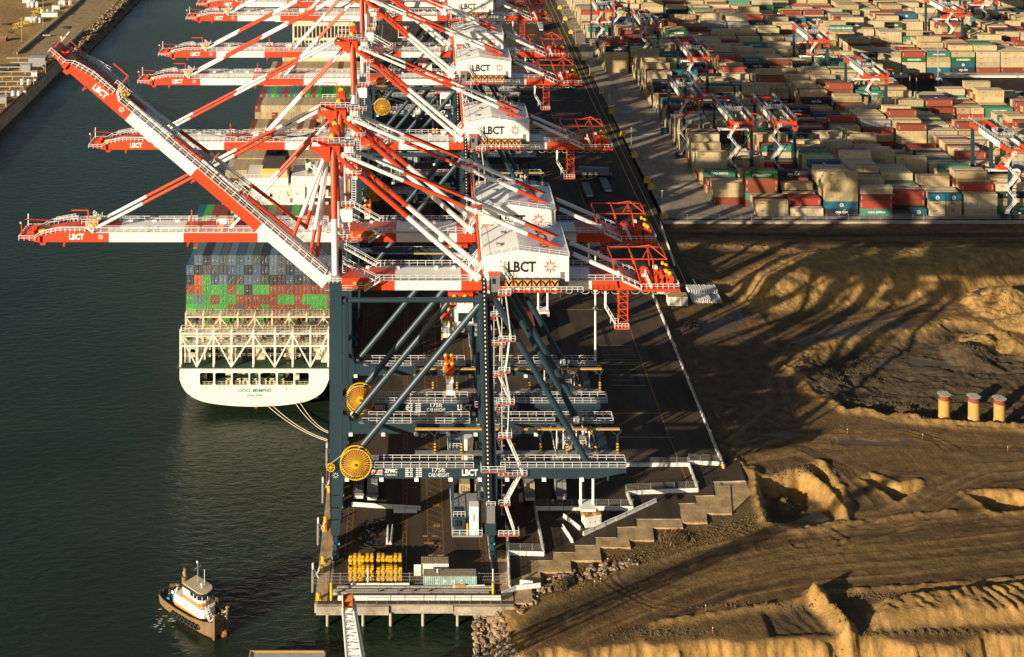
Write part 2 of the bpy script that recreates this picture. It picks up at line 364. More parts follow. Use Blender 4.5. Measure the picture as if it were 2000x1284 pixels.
    # south bluff
    yb = np.interp(x, [at(p,q).x for p,q in ((1000,1284),(1090,1262),(1300,1248),(1500,1244),(1700,1248),(1850,1249),(2000,1242))], [at(p,q).y for p,q in ((1000,1284),(1090,1262),(1300,1248),(1500,1244),(1700,1248),(1850,1249),(2000,1242))])
    db = yb-y+np.abs(grid_noise(x,y*.5,11,22,3))*4.5+np.abs(grid_noise(x,y*.4,3.4,27,4))*1.5-1.6+grid_noise(x,y,.9,24,3)*.5; k = sstep(0,2.2,db); z = z*(1-k)+(-5.2+grid_noise(x,y,3,23)*.5)*k; sand = np.maximum(sand, np.exp(-((db-1.4)/1.6)**2))
    # shore
    sh = seg_dist(x,y,P2([(985,1175),(1000,1225),(1010,1300)],-2)); side = x-np.interp(y,[at(1010,1300,-2).y,at(1000,1225,-2).y,at(985,1175,-2).y],[at(1010,1300,-2).x,at(1000,1225,-2).x,at(985,1175,-2).x])
    z = np.where(side < 0, z-5.0*sstep(0,9,-side), z); sand = np.maximum(sand, np.exp(-(side/3)**2)*(y < 285)*.8)
    z = np.where((x < 79) & (y > 331), -1.6, z); z = np.where((x < 93.5) & (y > 432), -1.6, z)
    return z, sand, road, grass, grey, trk, trd
GZ, sand, road, grass, grey, trk, trd = relief(GX, GYY)
base = np.array((.175,.102,.043)); col = np.empty(GX.shape+(3,)); col[:] = base
def mixc(c, k): 
    global col
    col = col*(1-k[...,None])+np.array(c)*k[...,None]
tn = np.clip(.5+grid_noise(GX,GYY,18,30)*1.2,0,1); mixc((.115,.078,.042), tn*.6); mixc((.17,.105,.045), np.clip(grid_noise(GX,GYY,6,31,4,.3,1)*1.5,0,1))
mixc((.11,.062,.026), road*.75); mixc((.21,.13,.05), road*np.clip(grid_noise(GX,GYY,8,32,5,.12,1.0)*1.6,0,1)); mixc((.085,.066,.038), grey); mixc((.17,.12,.05), grass*.75)
mixc((.28,.168,.066), np.clip(trk*1.1,0,.95)); mixc((.055,.036,.02), trd*.75); mixc((.44,.265,.085), np.clip(sand*(1+grid_noise(GX,GYY,3,33)*.5),0,1)*.9)
def relief_mesh(name, GX, GYY, GZ, col, m):
    ny, nx = GX.shape; me = bpy.data.meshes.new(name); nv = nx*ny
    co = np.stack([GX,GYY,GZ],-1).reshape(-1,3).astype(np.float32); i = np.arange(nv).reshape(ny,nx)
    q = np.stack([i[:-1,:-1],i[:-1,1:],i[1:,1:],i[1:,:-1]],-1).reshape(-1,4); nf = len(q)
    me.vertices.add(nv); me.vertices.foreach_set('co', co.ravel()); me.loops.add(nf*4); me.loops.foreach_set('vertex_index', q.ravel().astype(np.int32))
    me.polygons.add(nf); me.polygons.foreach_set('loop_start', np.arange(nf,dtype=np.int32)*4); me.polygons.foreach_set('loop_total', np.full(nf,4,np.int32)); me.update()
    ca = me.color_attributes.new('Col','FLOAT_COLOR','POINT'); ca.data.foreach_set('color', np.concatenate([col,np.ones(col.shape[:2]+(1,))],-1).astype(np.float32).ravel())
    me.materials.append(M[m]); me.shade_smooth(); return obj(name, me)
gr = struct(relief_mesh('ground', GX, GYY, GZ, col, 'dirt'))
def gz(x, y):
    i = int(np.clip(round((y-256)/GS),0,len(gy)-1)); j = int(np.clip(round((x-16)/GS),0,len(gx)-1)); return float(GZ[i,j])
sheet('ground', [(233.5,200),(3000,200),(3000,498),(233.5,498)], -.7, 'asphalt_patch')
mat('puddle', (.10,.078,.056), .42, .3, spec=.3)
for k, pts in enumerate(([(1560,665),(1600,650),(1660,632),(1720,618),(1752,622),(1760,632),(1800,634),(1720,645),(1640,660)],[(1330,640),(1380,620),(1450,600),(1480,606),(1430,640),(1370,665)],[(1500,850),(1560,846),(1700,852),(1800,862),(1690,866)],[(1560,1000),(1600,985),(1625,1005),(1590,1022)],[(1700,705),(1760,690),(1830,690),(1900,700),(1840,706)],[(1900,588),(1925,580),(1940,586),(1915,594)])):
    w = P2(pts,-.4); cx_ = sum(q[0] for q in w)/len(w); cy_ = sum(q[1] for q in w)/len(w); w = [(cx_+(x-cx_)*1.18,cy_+(y-cy_)*1.25) for x,y in w]; zz = np.percentile([gz(cx_+(x-cx_)*t,cy_+(y-cy_)*t) for x,y in w for t in (.2,.5,.8,1)],52)
    sheet('puddle', w, float(zz), 'puddle')
# ---- wharf deck
WX = -19.6; YQ = at(617,1180).y
asp = [(WX,YQ),(21.8,YQ),(22.2,at(0,1150).y)]+[tuple(at(980+a/4,900+b/4)[:2]) for a,b in ((70,930),(225,880),(225,780),(395,780),(395,715),(565,715),(565,660),(725,660),(725,600),(895,600),(895,520),(1045,515),(1045,455),(1390,455),(1375,335),(1510,330),(1500,275),(1660,270),(1640,165),(1905,155),(1850,-20))]+[(79,332),(79,432),(93.5,432),(93.5,498),(96.5,900),(97,3000),(WX,3000)]
b = MB(); n = len(asp); b.add([(x,y,0) for x,y in asp]+[(x,y,-2.0) for x,y in asp], [tuple(range(n))]+[(i,n+i,n+(i+1)%n,(i+1)%n) for i in range(n)], 'asphalt'); b.m[1] = b.mi('rough_concrete')
b.m = [0]+[b.mi('rough_concrete')]*n
wharf = struct(b.build('wharf_deck'))
steps = [(70,235,880,1110),(140,300,795,940),(230,540,730,865),(395,772,665,775),(565,1000,605,672),(735,1185,520,615),(1050,1410,458,518),(1372,1600,335,478),(1505,1792,185,405),(1660,1720,165,270)]
for si,(a0,a1,b0,b1) in enumerate(steps):
    q = [(a0,b0),(a1-8,b0),(a1+6,b1),(a0,b1)]; w = [tuple(at(980+a/4,900+c/4)[:2]) for a,c in q]
    b = MB(); b.hexa([w[3],w[2],w[1],w[0]], [w[3],w[2],w[1],w[0]], -4.2, -.05-.014*si, 'step_concrete')
    xa,xb = w[3][0], w[2][0]; yy = w[3][1]; rr = random.Random(a0)
    for k in range(int((xb-xa)/2)):   # ragged broken front edge
        x0 = xa+k*2+rr.uniform(0,.4); b.hexa([(x0,yy-rr.uniform(.3,.9)),(x0+1.7,yy-rr.uniform(.3,.9)),(x0+1.9,yy+.02),(x0,yy+.02)],[(x0+.2,yy-.15),(x0+1.5,yy-.2),(x0+1.7,yy+.02),(x0+.1,yy+.02)],-4.2,-.5-rr.random()*.5,'rough_concrete')
    b.build('concrete_slab', wharf)
w = [tuple(at(980+a/4,900+c/4)[:2]) for a,c in ((1720,165),(1910,160),(1950,250),(1790,400))]
b = MB(); b.hexa([w[3],w[2],w[1],w[0]],[w[3],w[2],w[1],w[0]],-3,-.35,'step_concrete'); b.build('concrete_slab', wharf)
# deck markings
mat('line_orange', (.30,.135,.025), .8, .9, 1.2, (.08,.055,.035)); mat('line_yellow', (.55,.36,.06), .8, .6, 1.2, (.12,.09,.05)); mat('line_white', (.45,.42,.36), .8, .6, 1.2, (.12,.1,.08))
b = MB()
def ln(x0,y0,x1,y1,w,m,z=.005): b.beam((x0,y0,z),(x1,y1,z),w,.006,m)
for x0,x1,y0,y1,st in ((-1.8,-.9,291,1200,2.2),(3.9,7.4,290,1200,2.4),(-17+2.4,-17+3.6,296,420,2.0),(15.6,16.9,291,420,2.2)):
    ln(x0,y0,x0,y1,.16,'line_orange'); ln(x1,y0,x1,y1,.16,'line_orange')
    for k in range(int((min(y1,520)-y0)/st)): yy = y0+k*st; ln(x0,yy+(x1-x0)*.7,x1,yy,.14,'line_orange')
for x in (67,): ln(x,345,x,900,.28,'line_orange')
ln(67.6,321,67,345,.3,'line_orange')
for yy in (345,357,385,420): ln(48,yy,68,yy,.2,'line_yellow')
for k in range(9): ln(56,372+k*3,66,372+k*3,.12,'line_white')
for x in (88,91): ln(x,436,x+2,900,.3,'line_yellow')
for yy,x0 in ((303,5),(296,6),(288.6,4.6)): ln(x0,yy,x0+1.2,yy,.35,'line_yellow'); ln(x0-2.2,yy,x0-1.2,yy,.35,'line_yellow')
text(b,'68',(6,307,.008),1.2,'line_yellow',1.6,up=(0,1,0)); text(b,'67',(6,299,.008),1.2,'line_yellow',1.6,up=(0,1,0)); text(b,'69',(6,315,.008),1.2,'line_yellow',1.6,up=(0,1,0))
b.build('deck_marking', wharf)
rr_ = random.Random(51); b = MB()
for k in range(46):
    x,y = rr_.uniform(-15,64),rr_.uniform(288,470); w_,d_ = rr_.uniform(1.5,6),rr_.uniform(3,16)
    if y < 330 and x > 20: continue
    b.add([(x,y,.0025+k*.00004),(x+w_,y,.0025+k*.00004),(x+w_,y+d_,.0025+k*.00004),(x,y+d_,.0025+k*.00004)],[(0,1,2,3)],'asphalt_patch' if k%3 else 'asphalt_pale')
stuff(b.build('paving_patch', wharf))
b = MB()
for X in (XW0 if False else -16.84, 18.0):
    for dx in (-.07,.07): b.box(X+dx-.035,X+dx+.035,YQ+3,1500,.0,.02,'steel')
    b.box(X-.5,X-.14,YQ+3,1500,-.02,.004,'rough_concrete')
b.build('crane_rail', wharf)
sheet('pavement', [(19.2,YQ+1),(21.7,YQ+1),(21.7,at(0,1075).y),(19.2,at(0,1075).y)], .006, 'step_concrete', wharf)
sheet('pavement', [(WX,YQ+1),(-17.6,YQ+1),(-17.6,700),(WX,700)], .006, 'step_concrete', wharf)
# end face of the wharf: concrete beam and piles
b = MB(); 
for x0,x1,z0 in ((WX-.2,-4.6,-1.75),(-4.4,8.9,-1.5),(9.1,21.6,-1.8)): b.box(x0,x1,YQ-(.9 if z0 != -1.5 else .4),YQ-.01,z0,-.02,'rough_concrete')
b.box(WX-.6,WX-.01,YQ,1400,-1.9,-.05,'rough_concrete'); b.build('edge_beam', wharf)
for x in (-17.5,-10,-4.2,2.6,9.9,16.2): MB().tube((x,YQ+.7,-7),(x,YQ+.7,-1.4),.33,'concrete',10).build('pile', wharf)
# yard pavement
sheet('pavement', [(95.2,497.5),(2500,497.5),(2500,3000),(97.2,3000)], -.004, 'apron')
# ---- far shore on the other side of the channel
fx = np.arange(-520,-190,2.0); fy = np.arange(520,1500,4.0); FX,FY = np.meshgrid(fx,fy); FZ = -.5+grid_noise(FX,FY,30,41)*.5+grid_noise(FX,FY,6,42)*.3; FZ = np.where(FX > -192.5, -7.5, FZ)
fc = np.empty(FX.shape+(3,)); fc[:] = (.44,.27,.095); k = np.clip(.5+grid_noise(FX,FY,25,43)*1.3,0,1)[...,None]; fc = fc*(1-k*.6)+np.array((.26,.17,.08))*k*.6
rdm = sstep(10,8,np.abs(FX+208))[...,None]*(FY > 745)[...,None]; fc = fc*(1-rdm)+np.array((.38,.27,.14))*rdm
struct(relief_mesh('ground', FX, FY, FZ, fc, 'dirt'))
b = MB(); b.box(-192.6,-191.2,300,742,-6,.9,'rough_concrete'); b.box(-193.0,-192.6,300,742,.4,1.6,'rust'); struct(b.build('seawall'))
# ------------------------------------------------------------------ ship-to-shore cranes
XW, XL, YN, YF = -16.84, 18.0, -9.4, 9.4
ZB0, ZB1 = 55.5, 58.2                       # girder underside and top
HX, HZ = -19.0, 57.0                        # boom hinge
def part(mb, name, root, smooth=False): return mb.build(name, root, smooth)
def lamp(mb, x, y, z): mb.box(x-.45, x+.45, y-.35, y+.05, z-.75, z, 'rail_white')

def build_crane(root):
    # bogies: equaliser beams and wheels under each corner
    for X in (XW, XL):
        for Y in (YN, YF):
            b = MB(); b.box(X-.55, X+.55, Y-1.6, Y+1.6, 3.0, 4.0, 'blue')
            for d in (-2.4, 2.4):
                b.hexa([(X-.5,Y+d-.8),(X+.5,Y+d-.8),(X+.5,Y+d+.8),(X-.5,Y+d+.8)], [(X-.3,Y+d-.3),(X+.3,Y+d-.3),(X+.3,Y+d+.3),(X-.3,Y+d+.3)], 1.9, 3.0, 'blue')
                b.box(X-.45, X+.45, Y+d-1.9, Y+d+1.9, 1.2, 1.95, 'blue')
                for e in (-1.3, -.45, .45, 1.3):
                    b.tube((X-.2,Y+d+e,.45), (X+.2,Y+d+e,.45), .42, 'dark', 10)
                    b.box(X-.65, X-.25, Y+d+e-.25, Y+d+e+.25, .5, 1.25, 'steel')
                    b.box(X+.5, X+.95, Y+d+e-.2, Y+d+e+.2, .6, 1.15, 'red' if e > 0 else 'teal')
            b.box(X-.3, X+.3, Y-5.2, Y-4.3, .8, 1.6, 'dark') if Y < 0 else b.box(X-.3, X+.3, Y+4.3, Y+5.2, .8, 1.6, 'dark')
            part(b, 'bogie', root)
    for X in (XW, XL):
        b = MB(); b.box(X-.9, X+.9, YN+1.2, YF-1.2, 4.0, 6.2, 'blue')
        for k in range(12): b.box(X+.92, X+1.12, YN+2+k*1.3, YN+2.5+k*1.3, 4.6, 5.4, 'red')
        part(b, 'sill_beam', root)
    # legs
    for Y, sg in ((YN, -1), (YF, 1)):
        y0, y1 = Y-1.15, Y+1.15
        b = MB(); b.prism([(-17.7,4),(-15.9,4),(-15.1,13.2),(-15.0,16.4),(-18.05,16.4),(-18.05,12)], y0, y1, 'blue')
        b.prism([(-18.05,16.4),(-15.0,16.4),(-14.2,17.2),(-14.2,19.0),(-15.2,21.6),(-15.4,60),(-18.05,60)], y0, y1, 'blue')
        for z in (7.5, 10.2, 13): b.box(-17.8, -16.2, y0-.3, y0-.05, z, z+.12, 'dark')
        part(b, 'leg', root)
        b = MB(); b.prism([(16.7,4),(18.9,4),(19.3,13.5),(19.3,16.4),(16.2,16.4),(16.4,13)], y0, y1, 'blue')
        b.prism([(15.4,16.4),(19.3,16.4),(19.2,20.5),(17.6,57),(15.2,57),(16.1,20.5)], y0, y1, 'blue')
        part(b, 'leg', root)
        # portal beam with its landside extension
        b = MB(); b.prism([(-15.1,16.6),(41.5,16.6),(47.9,18.0),(47.9,19.55),(-15.1,19.55)], Y-1.05, Y+1.05, 'blue')
        b.prism([(47.9,17.8),(48.06,17.8),(48.06,19.7),(47.9,19.7)], Y-1.2, Y+1.2, 'blue')
        pb = part(b, 'portal_beam', root)
        b = MB()
        for x in (-14.2, -6.5, 1.3, 8.9, 15.4, 21.5, 29.7, 38.1): b = MB(); lamp(b, x, Y-1.1, 16.95); part(b, 'floodlight', pb)
        b = MB(); b.box(-12, 14, Y-2.0, Y-1.06, 19.5, 19.62, 'steel'); b.box(20, 47.9, Y-2.0, Y-1.06, 19.5, 19.62, 'steel')
        part(b, 'walkway', pb)
        for a, c in ((-12, 14), (20, 47.9)):
            b = MB()
            b.rail([(a,Y-1.95,19.6),(c,Y-1.95,19.6)], 1.2); part(b, 'handrail', pb); b = MB(); b.rail([(a,Y+.95,19.6),(c,Y+.95,19.6)], 1.2); part(b, 'handrail', pb)
        b = MB()
        b.rail([(47.9,Y-1.95,19.6),(47.9,Y+.95,19.6)], 1.2); part(b, 'handrail', pb); b = MB(); b.rail([(15.6,Y-1.95,19.6),(15.6,Y-3,19.2),(21,Y-3,19.2),(21,Y-1.95,19.6)], 1.2)
        b.box(15.6, 21, Y-3.1, Y-1.3, 19.08, 19.2, 'steel'); b.beam((15.6,Y-3.12,19.1),(21,Y-3.12,19.1),.05,.16,'red')
        part(b, 'handrail', pb)
        # frame tubes
        b = MB(); b.tube((-15.3,Y,56.0), (15.3,Y,56.0), .55, 'blue', 12); b.tube((-15.3,Y,56.0), (-14.4,Y,56.0), .9, 'blue', 12); b.tube((14.4,Y,56.0), (15.3,Y,56.0), .9, 'blue', 12)
        part(b, 'cross_tube', root)
        b = MB(); b.tube((15.6,Y,55.2), (-13.6,Y,20.0), .72, 'blue', 14); part(b, 'diagonal_brace', root, False)
        b = MB(); b.tube((18.6,Y,56.5), (39.6,Y,19.6), .72, 'blue', 14); part(b, 'diagonal_brace', root, False)
    # bracing in the plane of each rail
    for X in (-16.7, 16.6):
        b = MB(); b.tube((X,YN,52), (X,YF,52), .5, 'blue', 10); b.tube((X,YN,22), (X,YF,22), .5, 'blue', 10); part(b, 'cross_tube', root)
        b = MB(); b.tube((X,YN,50), (X,YF,24), .4, 'blue', 8); part(b, 'diagonal_brace', root)
    b = MB(); b.box(43.5, 45.2, YN+1, YF-1, 17.4, 19.0, 'blue'); b.tube((47,YF,17.8), (40.5,YF+4.2,0.4), .25, 'blue', 8); b.tube((47,YF,17.8), (47,YF+.1,5), .3, 'blue', 8)
    part(b, 'cross_beam', root)
    # sign writing on the near portal beam
    b = MB(); y = YN-1.075
    text(b, 'LBCT', (13.2,y,18.0), 1.45, 'rail_white', 3.5, bold=.03); part(b, 'company_sign', root); b = MB(); text(b, '175ft', (6.3,y,18.55), .95, 'rail_white', 2.9); text(b, 'CAB HEIGHT', (6.3,y,17.45), .9, 'rail_white', 4.6)
    part(b, 'height_sign', root); b = MB(); text(b, 'ZPMC', (-4.4,y,18.4), .85, 'rail_white', 2.8, bold=.03); text(b, '上海振华重工', (-4.4,y,17.5), .5, 'rail_white', 2.8)
    part(b, 'builder_sign', root); b = MB()
    for i in range(5):
        b.box(-1.2, -.2-.25*(i%2), y-.002, y+.01, 17.05+i*.45, 17.27+i*.45, 'rail_white'); b.box(-.1,.45, y-.002, y+.01, 17.05+i*.45, 17.27+i*.45, 'rail_white')
    part(b, 'load_table', root); b = MB()
    for i in range(5):
        b.box(1.2,1.7, y-.002, y+.01, 17.05+i*.45, 17.27+i*.45, 'rail_white'); b.box(1.8,2.5, y-.002, y+.01, 17.05+i*.45, 17.27+i*.45, 'rail_white')
    part(b, 'load_table', root); b = MB()
    for k in range(3):
        x0 = -8.7+k*.82; b.box(x0, x0+.74, y-.004, y, 17.5, 18.6, 'rail_white')
        text(b, 'ABB'[k], (x0+.37,y-.02,18.05), .95, 'red', .62, bold=.04)
    part(b, 'maker_sign', root); b = MB()
    star(b, (-16.7,YN-1.18,17.4), .75, 'rail_white', 8, split=False); part(b, 'star_emblem', root); b = MB(); star(b, (20.3,y,17.6), .75, 'rail_white', 8, split=False)
    part(b, 'star_emblem', root)
    # cable reel
    cx, cz, yr = -12.2, 20.6, YN-1.7
    b = MB(); b.ring((cx,cz), 3.30, 3.52, yr-.9, yr-.7, 'yellow', 40); b.ring((cx,cz), 3.3, 3.52, yr+.5, yr+.7, 'yellow', 40)
    b.ring((cx,cz), .8, 2.75, yr-.35, yr+.35, 'copper', 36); b.ring((cx,cz), .05, .85, yr-1.0, yr-.5, 'yellow', 16); b.ring((cx,cz), .02, .3, yr-1.3, yr-1.0, 'rust', 10)
    for k in range(36):
        t = 2*math.pi*k/36; e = Vector((math.cos(t),0,math.sin(t)))
        c0 = Vector((cx,yr-.8,cz)); b.beam(c0+e*.7+Vector((0,-.1,0)), c0+e*3.4, .085, .1, 'yellow', up=(0,1,0))
    b.tube((cx,yr,cz), (cx,YN-.9,cz), .5, 'blue', 8)
    rl = part(b, 'cable_reel', root)
    b = MB(); cx2 = -17.75; b.ring((cx2,19.6), .8, .95, yr-.3, yr-.1, 'yellow', 20)
    for k in range(8):
        t = 2*math.pi*k/8; b.beam((cx2,yr-.2,19.6), (cx2+math.cos(t)*.85,yr-.2,19.6+math.sin(t)*.85), .12, .1, 'yellow', up=(0,1,0))
    b.beam((cx2,yr,19.6), (cx2,YN-1.0,19.6), .3, .3, 'blue'); b.tube((cx2-.9,yr-.2,19.6), (cx2-.9,yr-.2,1.2), .07, 'red', 5); b.tube((cx2+.1,yr-.2,20.5), (cx-1.5,yr-.2,23.6), .06, 'rope', 5)
    part(b, 'guide_wheel', rl)
    # festoon rail along the platform
    b = MB(); yp = -4.6
    b.box(1.0, 47.5, yp-.25, yp+.25, 24.4, 24.8, 'brass')
    for x in (5.5, 11.5, 17, 23.5, 29.5, 35.5, 42, 47):
        b.box(x-.22, x+.22, yp-.2, yp+.2, 19.2, 21.4, 'yellow')
        for k in range(3): b.box(x-.23, x+.23, yp-.21, yp+.21, 19.5+k*.65, 19.75+k*.65, 'dark')
        b.box(x-.15, x+.15, yp-.15, yp+.15, 21.4, 23.2, 'blue'); b.beam((x,yp,23.0), (x-1.6,yp,24.4), .15, .15, 'blue'); b.beam((x,yp,23.0), (x+1.0,yp,24.4), .15, .15, 'blue')
    b.box(1, 47.5, yp-.9, yp+.9, 19.0, 19.2, 'steel')
    part(b, 'festoon_rail', root)
    # landside hoist machine on the platform
    b = MB(); rnd = random.Random(3)
    b.box(34, 42, -6, 6, 17.2, 18.2, 'grey')
    for k in range(46):
        x = rnd.uniform(33.5,41.5); y = rnd.uniform(-6,6.5); z = rnd.uniform(18,22.5); w = rnd.uniform(.3,1.3); h = rnd.uniform(.4,1.6)
        b.box(x-w/2, x+w/2, y-w/2, y+w/2, z-h, z, rnd.choice(['grey','rail_white','blue','steel','dark','brass']))
    for k in range(6):
        x = 33.5+k*1.5; b.tube((x,-2,18), (x,-2,23+rnd.random()), .12, 'rail_white', 5)
    b.rail([(33,-6.5,18.2),(42.5,-6.5,18.2),(42.5,6.5,18.2),(33,6.5,18.2),(33,-6.5,18.2)], 1.1, 1.5)
    b.rail([(35,-4,20.5),(40,-4,20.5),(40,4,20.5)], 1.1, 1.2)
    b.tube((35,0,17),(35,0,4.6),.05,'cable',5); b.tube((40,0,17),(40,0,4.6),.05,'cable',5)
    part(b, 'hoist_machine', root)
    b = MB(); b.box(38.2,41.6,-8.4,-4.4,8.0,8.5,'rail_white'); b.box(38.2,38.9,-9.2,-4.0,7.6,8.1,'brass'); b.box(40.9,41.6,-9.2,-4.0,7.6,8.1,'brass')
    for x in (38.5,41.3): b.tube((x,-6,8.4),(x,-6,17.2),.3,'rail_white',6)
    part(b, 'landside_spreader', root)
    # transfer platform hung low between the legs, with boxes standing on it
    b = MB(); b.box(9.3, 16.0, -9.5, 7, 3.0, 3.3, 'steel'); b.rail([(9.3,-9.4,3.3),(16,-9.4,3.3),(16,7,3.3)], 1.2, 1.5); b.rail([(9.3,-9.4,3.3),(9.3,7,3.3)], 1.2, 1.5)
    for y in (-6, 4):
        for x in (9.6, 15.7): b.box(x-.2, x+.2, y-.2, y+.2, 3.2, 17, 'blue')
    b.box(13.2, 15.2, -9.2, -7, 3.3, 9.6, 'rail_white'); b.box(14.0,14.3,-9.27,-9.2,6.3,8.0,'brass')
    b.box(9.9, 12.2, -8.6, -5, 3.3, 7.2, 'blue'); b.box(10,11.2,-8.9,-8.6,5,6.2,'dark'); b.box(12.5, 12.9, -9, -8.6, 3.3, 5.6, 'yellow')
    b.rail([(9.6,-9,7.3),(12.2,-9,7.3)],1.1,1)
    part(b, 'transfer_platform', root)
    # main girder: red and white bands
    b = MB()
    for x0, x1, m in ((-17.6,-3.6,'red'), (-3.6,11.6,'white'), (11.6,26.5,'red'), (26.5,41.4,'white'), (41.4,52.5,'red')):
        b.prism([(x0,ZB0),(x1,ZB0),(x1,ZB1),(x0,ZB1)] if x1 < 52 else [(x0,ZB0),(x1-.3,ZB0),(x1,ZB0+.6),(x1-3.4,ZB1),(x0,ZB1)], -3.1, 3.1, m)
    b.prism([(52.2,ZB0+.1),(61.3,ZB0+.1),(61.3,ZB0+.75),(51.8,ZB0+.75)], -4.2, 4.2, 'red')
    for x in np.arange(-14, 46, 8.5): b.box(x-.05, x+.05, -3.14, -3.1, ZB0, ZB1, 'red' if not (-3.6 < x < 11.6 or 26.5 < x < 41.4) else 'white')
    g = part(b, 'main_girder', root)
    for y, s in ((-3.1,-1), (3.1,1)):
        yo = y+s*1.0; b = MB()
        b.box(-8, 15, min(y,yo), max(y,yo), ZB1-.12, ZB1, 'steel'); b.rail([(-8,yo,ZB1),(15,yo,ZB1)], 1.2); part(b, 'handrail', g); b = MB()
        b.stair((-15.5,yo,ZB1+4.2), (-8,yo,ZB1), 1.0); b.box(-19.5,-12, min(y,yo), max(y,yo), ZB0+.3, ZB0+.42, 'steel'); b.rail([(-17,yo,ZB0+.4),(-10.5,yo,ZB0+.4)],1.1); b.stair((-10.5,yo,ZB0+.4),(-7,yo,ZB1),1.0)
        part(b, 'girder_stair', g); b = MB(); b.stair((13.5,yo,ZB1),(17,yo,ZB1+4.2),1.0); part(b, 'girder_stair', g); b = MB()
        b.box(36.5, 48.2, min(y,yo), max(y,yo), ZB1-.12, ZB1, 'steel'); b.rail([(36,yo,ZB1),(48.2,yo,ZB1)], 1.2); b.stair((48.2,yo,ZB1),(52.5,yo,ZB0+.75),1.0)
        b.rail([(52.5,-4.1*(-s),ZB0+.75),(61.2,-4.1*(-s),ZB0+.75)],1.1,1.2); part(b, 'handrail', g)
    b = MB()
    b.rail([(61.2,-4.1,ZB0+.75),(61.2,4.1,ZB0+.75)],1.1,1.2)
    part(b, 'handrail', g)
    b = MB(); rnd = random.Random(5)
    for x in (-10,-3,6,10): b.box(x-.4,x+.4,2.2,2.9,ZB1,ZB1+.5,'rail_white')
    for x0 in (-13.2,-12): b.box(x0,x0+1,-3.4,-3.1,ZB0+1.1,ZB0+2,'brass')
    b.ring((-9.8,ZB0+1.3),.05,.8,-4.0,-3.8,'yellow',14)
    for k in range(9):
        x = 40+k*2.3; b.poly([(x+math.cos(t)*.9,-2.5,ZB0-.55+.55*math.sin(t)) for t in np.linspace(math.pi,2*math.pi,7)], .07, 'rope', 4)
    for k in range(5):
        x = 23+k*3.3; b.poly([(x+math.cos(t)*.8,-2.5,ZB0-.5+.5*math.sin(t)) for t in np.linspace(math.pi,2*math.pi,7)], .07, 'rope', 4)
    part(b, 'girder_fitting', g)
    # tail: rope sheaves under an open red frame
    b = MB(); z = ZB0+.75
    for y in (-3.6, 3.6):
        b.beam((46.0,y,ZB1+4.6),(58.5,y,ZB1+4.6),.22,.22,'red'); 
        for x0,x1 in ((47,46.0),(52.8,50.8),(56,55.2)): b.beam((x0,y,z),(x1,y,ZB1+4.6),.25,.25,'red')
        b.beam((52.8,y,ZB1+4.6),(55.2,0,ZB1+6.4),.2,.2,'red'); b.beam((58.5,y,ZB1+4.6),(55.2,0,ZB1+6.4),.2,.2,'red')
    for x in (46,50.8,55.2,58.5): b.beam((x,-3.6,ZB1+4.6),(x,3.6,ZB1+4.6),.2,.2,'red')
    for y in (-2.6,-1.2,.4,1.8):
        for x in (54.2,57.2,59):
            b.ring((x,z+1.5),.3,1.25,y-.2,y+.2,'red',16); b.beam((x-1.2,y+.5,z),(x+.4,y+.5,z+1.6),.3,.3,'red')
    for y in (-2.6,1.8): b.blob((59.3,y,z+2.9),.55,'yellow',8,5); b.blob((58.6,y+.6,z+3.2),.5,'yellow',8,5)
    b.box(55.8,56.8,-1,0,z+3.2,z+3.8,'rail_white'); b.box(52.8,53.6,-3.8,-3.2,z+2.6,z+3.1,'rail_white')
    b.stair((53.5,-3.4,z+3),(54.8,-3.4,z),.8)
    part(b, 'tail_sheave_frame', root)
    # hanging service tower
    b = MB(); 
    for x in (47.6,49.6):
        for y in (-3.0,-1.2): b.beam((x,y,ZB0),(x,y,ZB0-8.6),.22,.22,'red')
    for k in range(6):
        z = ZB0-k*1.45
        b.beam((47.6,-3,z),(49.6,-3,z-1.45),.14,.14,'red'); b.beam((47.6,-3,z-1.45),(49.6,-3,z-1.45),.14,.14,'red'); b.beam((49.6,-3,z),(49.6,-1.2,z-1.45),.14,.14,'red')
    b.box(46.6,49.8,-3.4,-1,ZB0-8.9,ZB0-8.6,'red'); b.rail([(45.6,-3.4,ZB0-7.4),(47.4,-3.4,ZB0-7.4)],1.1,.9); b.rail([(46.6,-3.4,ZB0-8.6),(49.8,-3.4,ZB0-8.6)],1.1,.8)
    b.stair((44.3,-3.6,ZB0-3.6),(46.6,-3.6,ZB0-7.4),.8); b.beam((44.4,-3.6,ZB0),(44.4,-3.6,ZB0-3.8),.5,.12,'rail_white')
    part(b, 'service_tower', root)
    # machinery house
    x0, x1, y0, y1, z0, z1 = 16.8, 35.6, -8.2, 8.4, 59.6, 65.3
    b = MB(); b.box(x0,x1,y0,y1,z0,z1,'white'); b.box(x0,x1,y0+1,y1-1,58.2,59.6,'steel')
    b.box(x0-.2,x0+3.3,y0-.06,y0,z0,z0+.3,'steel')
    h = part(b, 'machinery_house', root)
    b = MB()
    for x in np.arange(x0+2.3, x1, 2.35): b.box(x-.03,x+.03,y0-.02,y0,z0+.1,z1-.02,'steel')
    for y in np.arange(y0+2.4, y1, 2.4): b.box(x1,x1+.02,y-.03,y+.03,z0+.1,z1-.02,'steel')
    b.box(x0,x1,y0-.03,y0,z0+.02,z0+.14,'steel'); part(b, 'panel_seam', h)
    b = MB(); b.box(33.6,34.6,y0-.05,y0,z0+.1,z0+2.2,'grey'); part(b, 'house_door', h)
    for y in (-4.5,0,4.5): b = MB(); b.box(x1,x1+.12,y-.9,y+.9,z0+2.2,z0+3.8,'grey'); part(b, 'vent', h)
    for x,y in ((20,-4),(21.5,3),(30,5)): b = MB(); b.box(x-.5,x+.5,y-.5,y+.5,z1+.2,z1+1.25,'steel'); part(b, 'roof_vent', h)
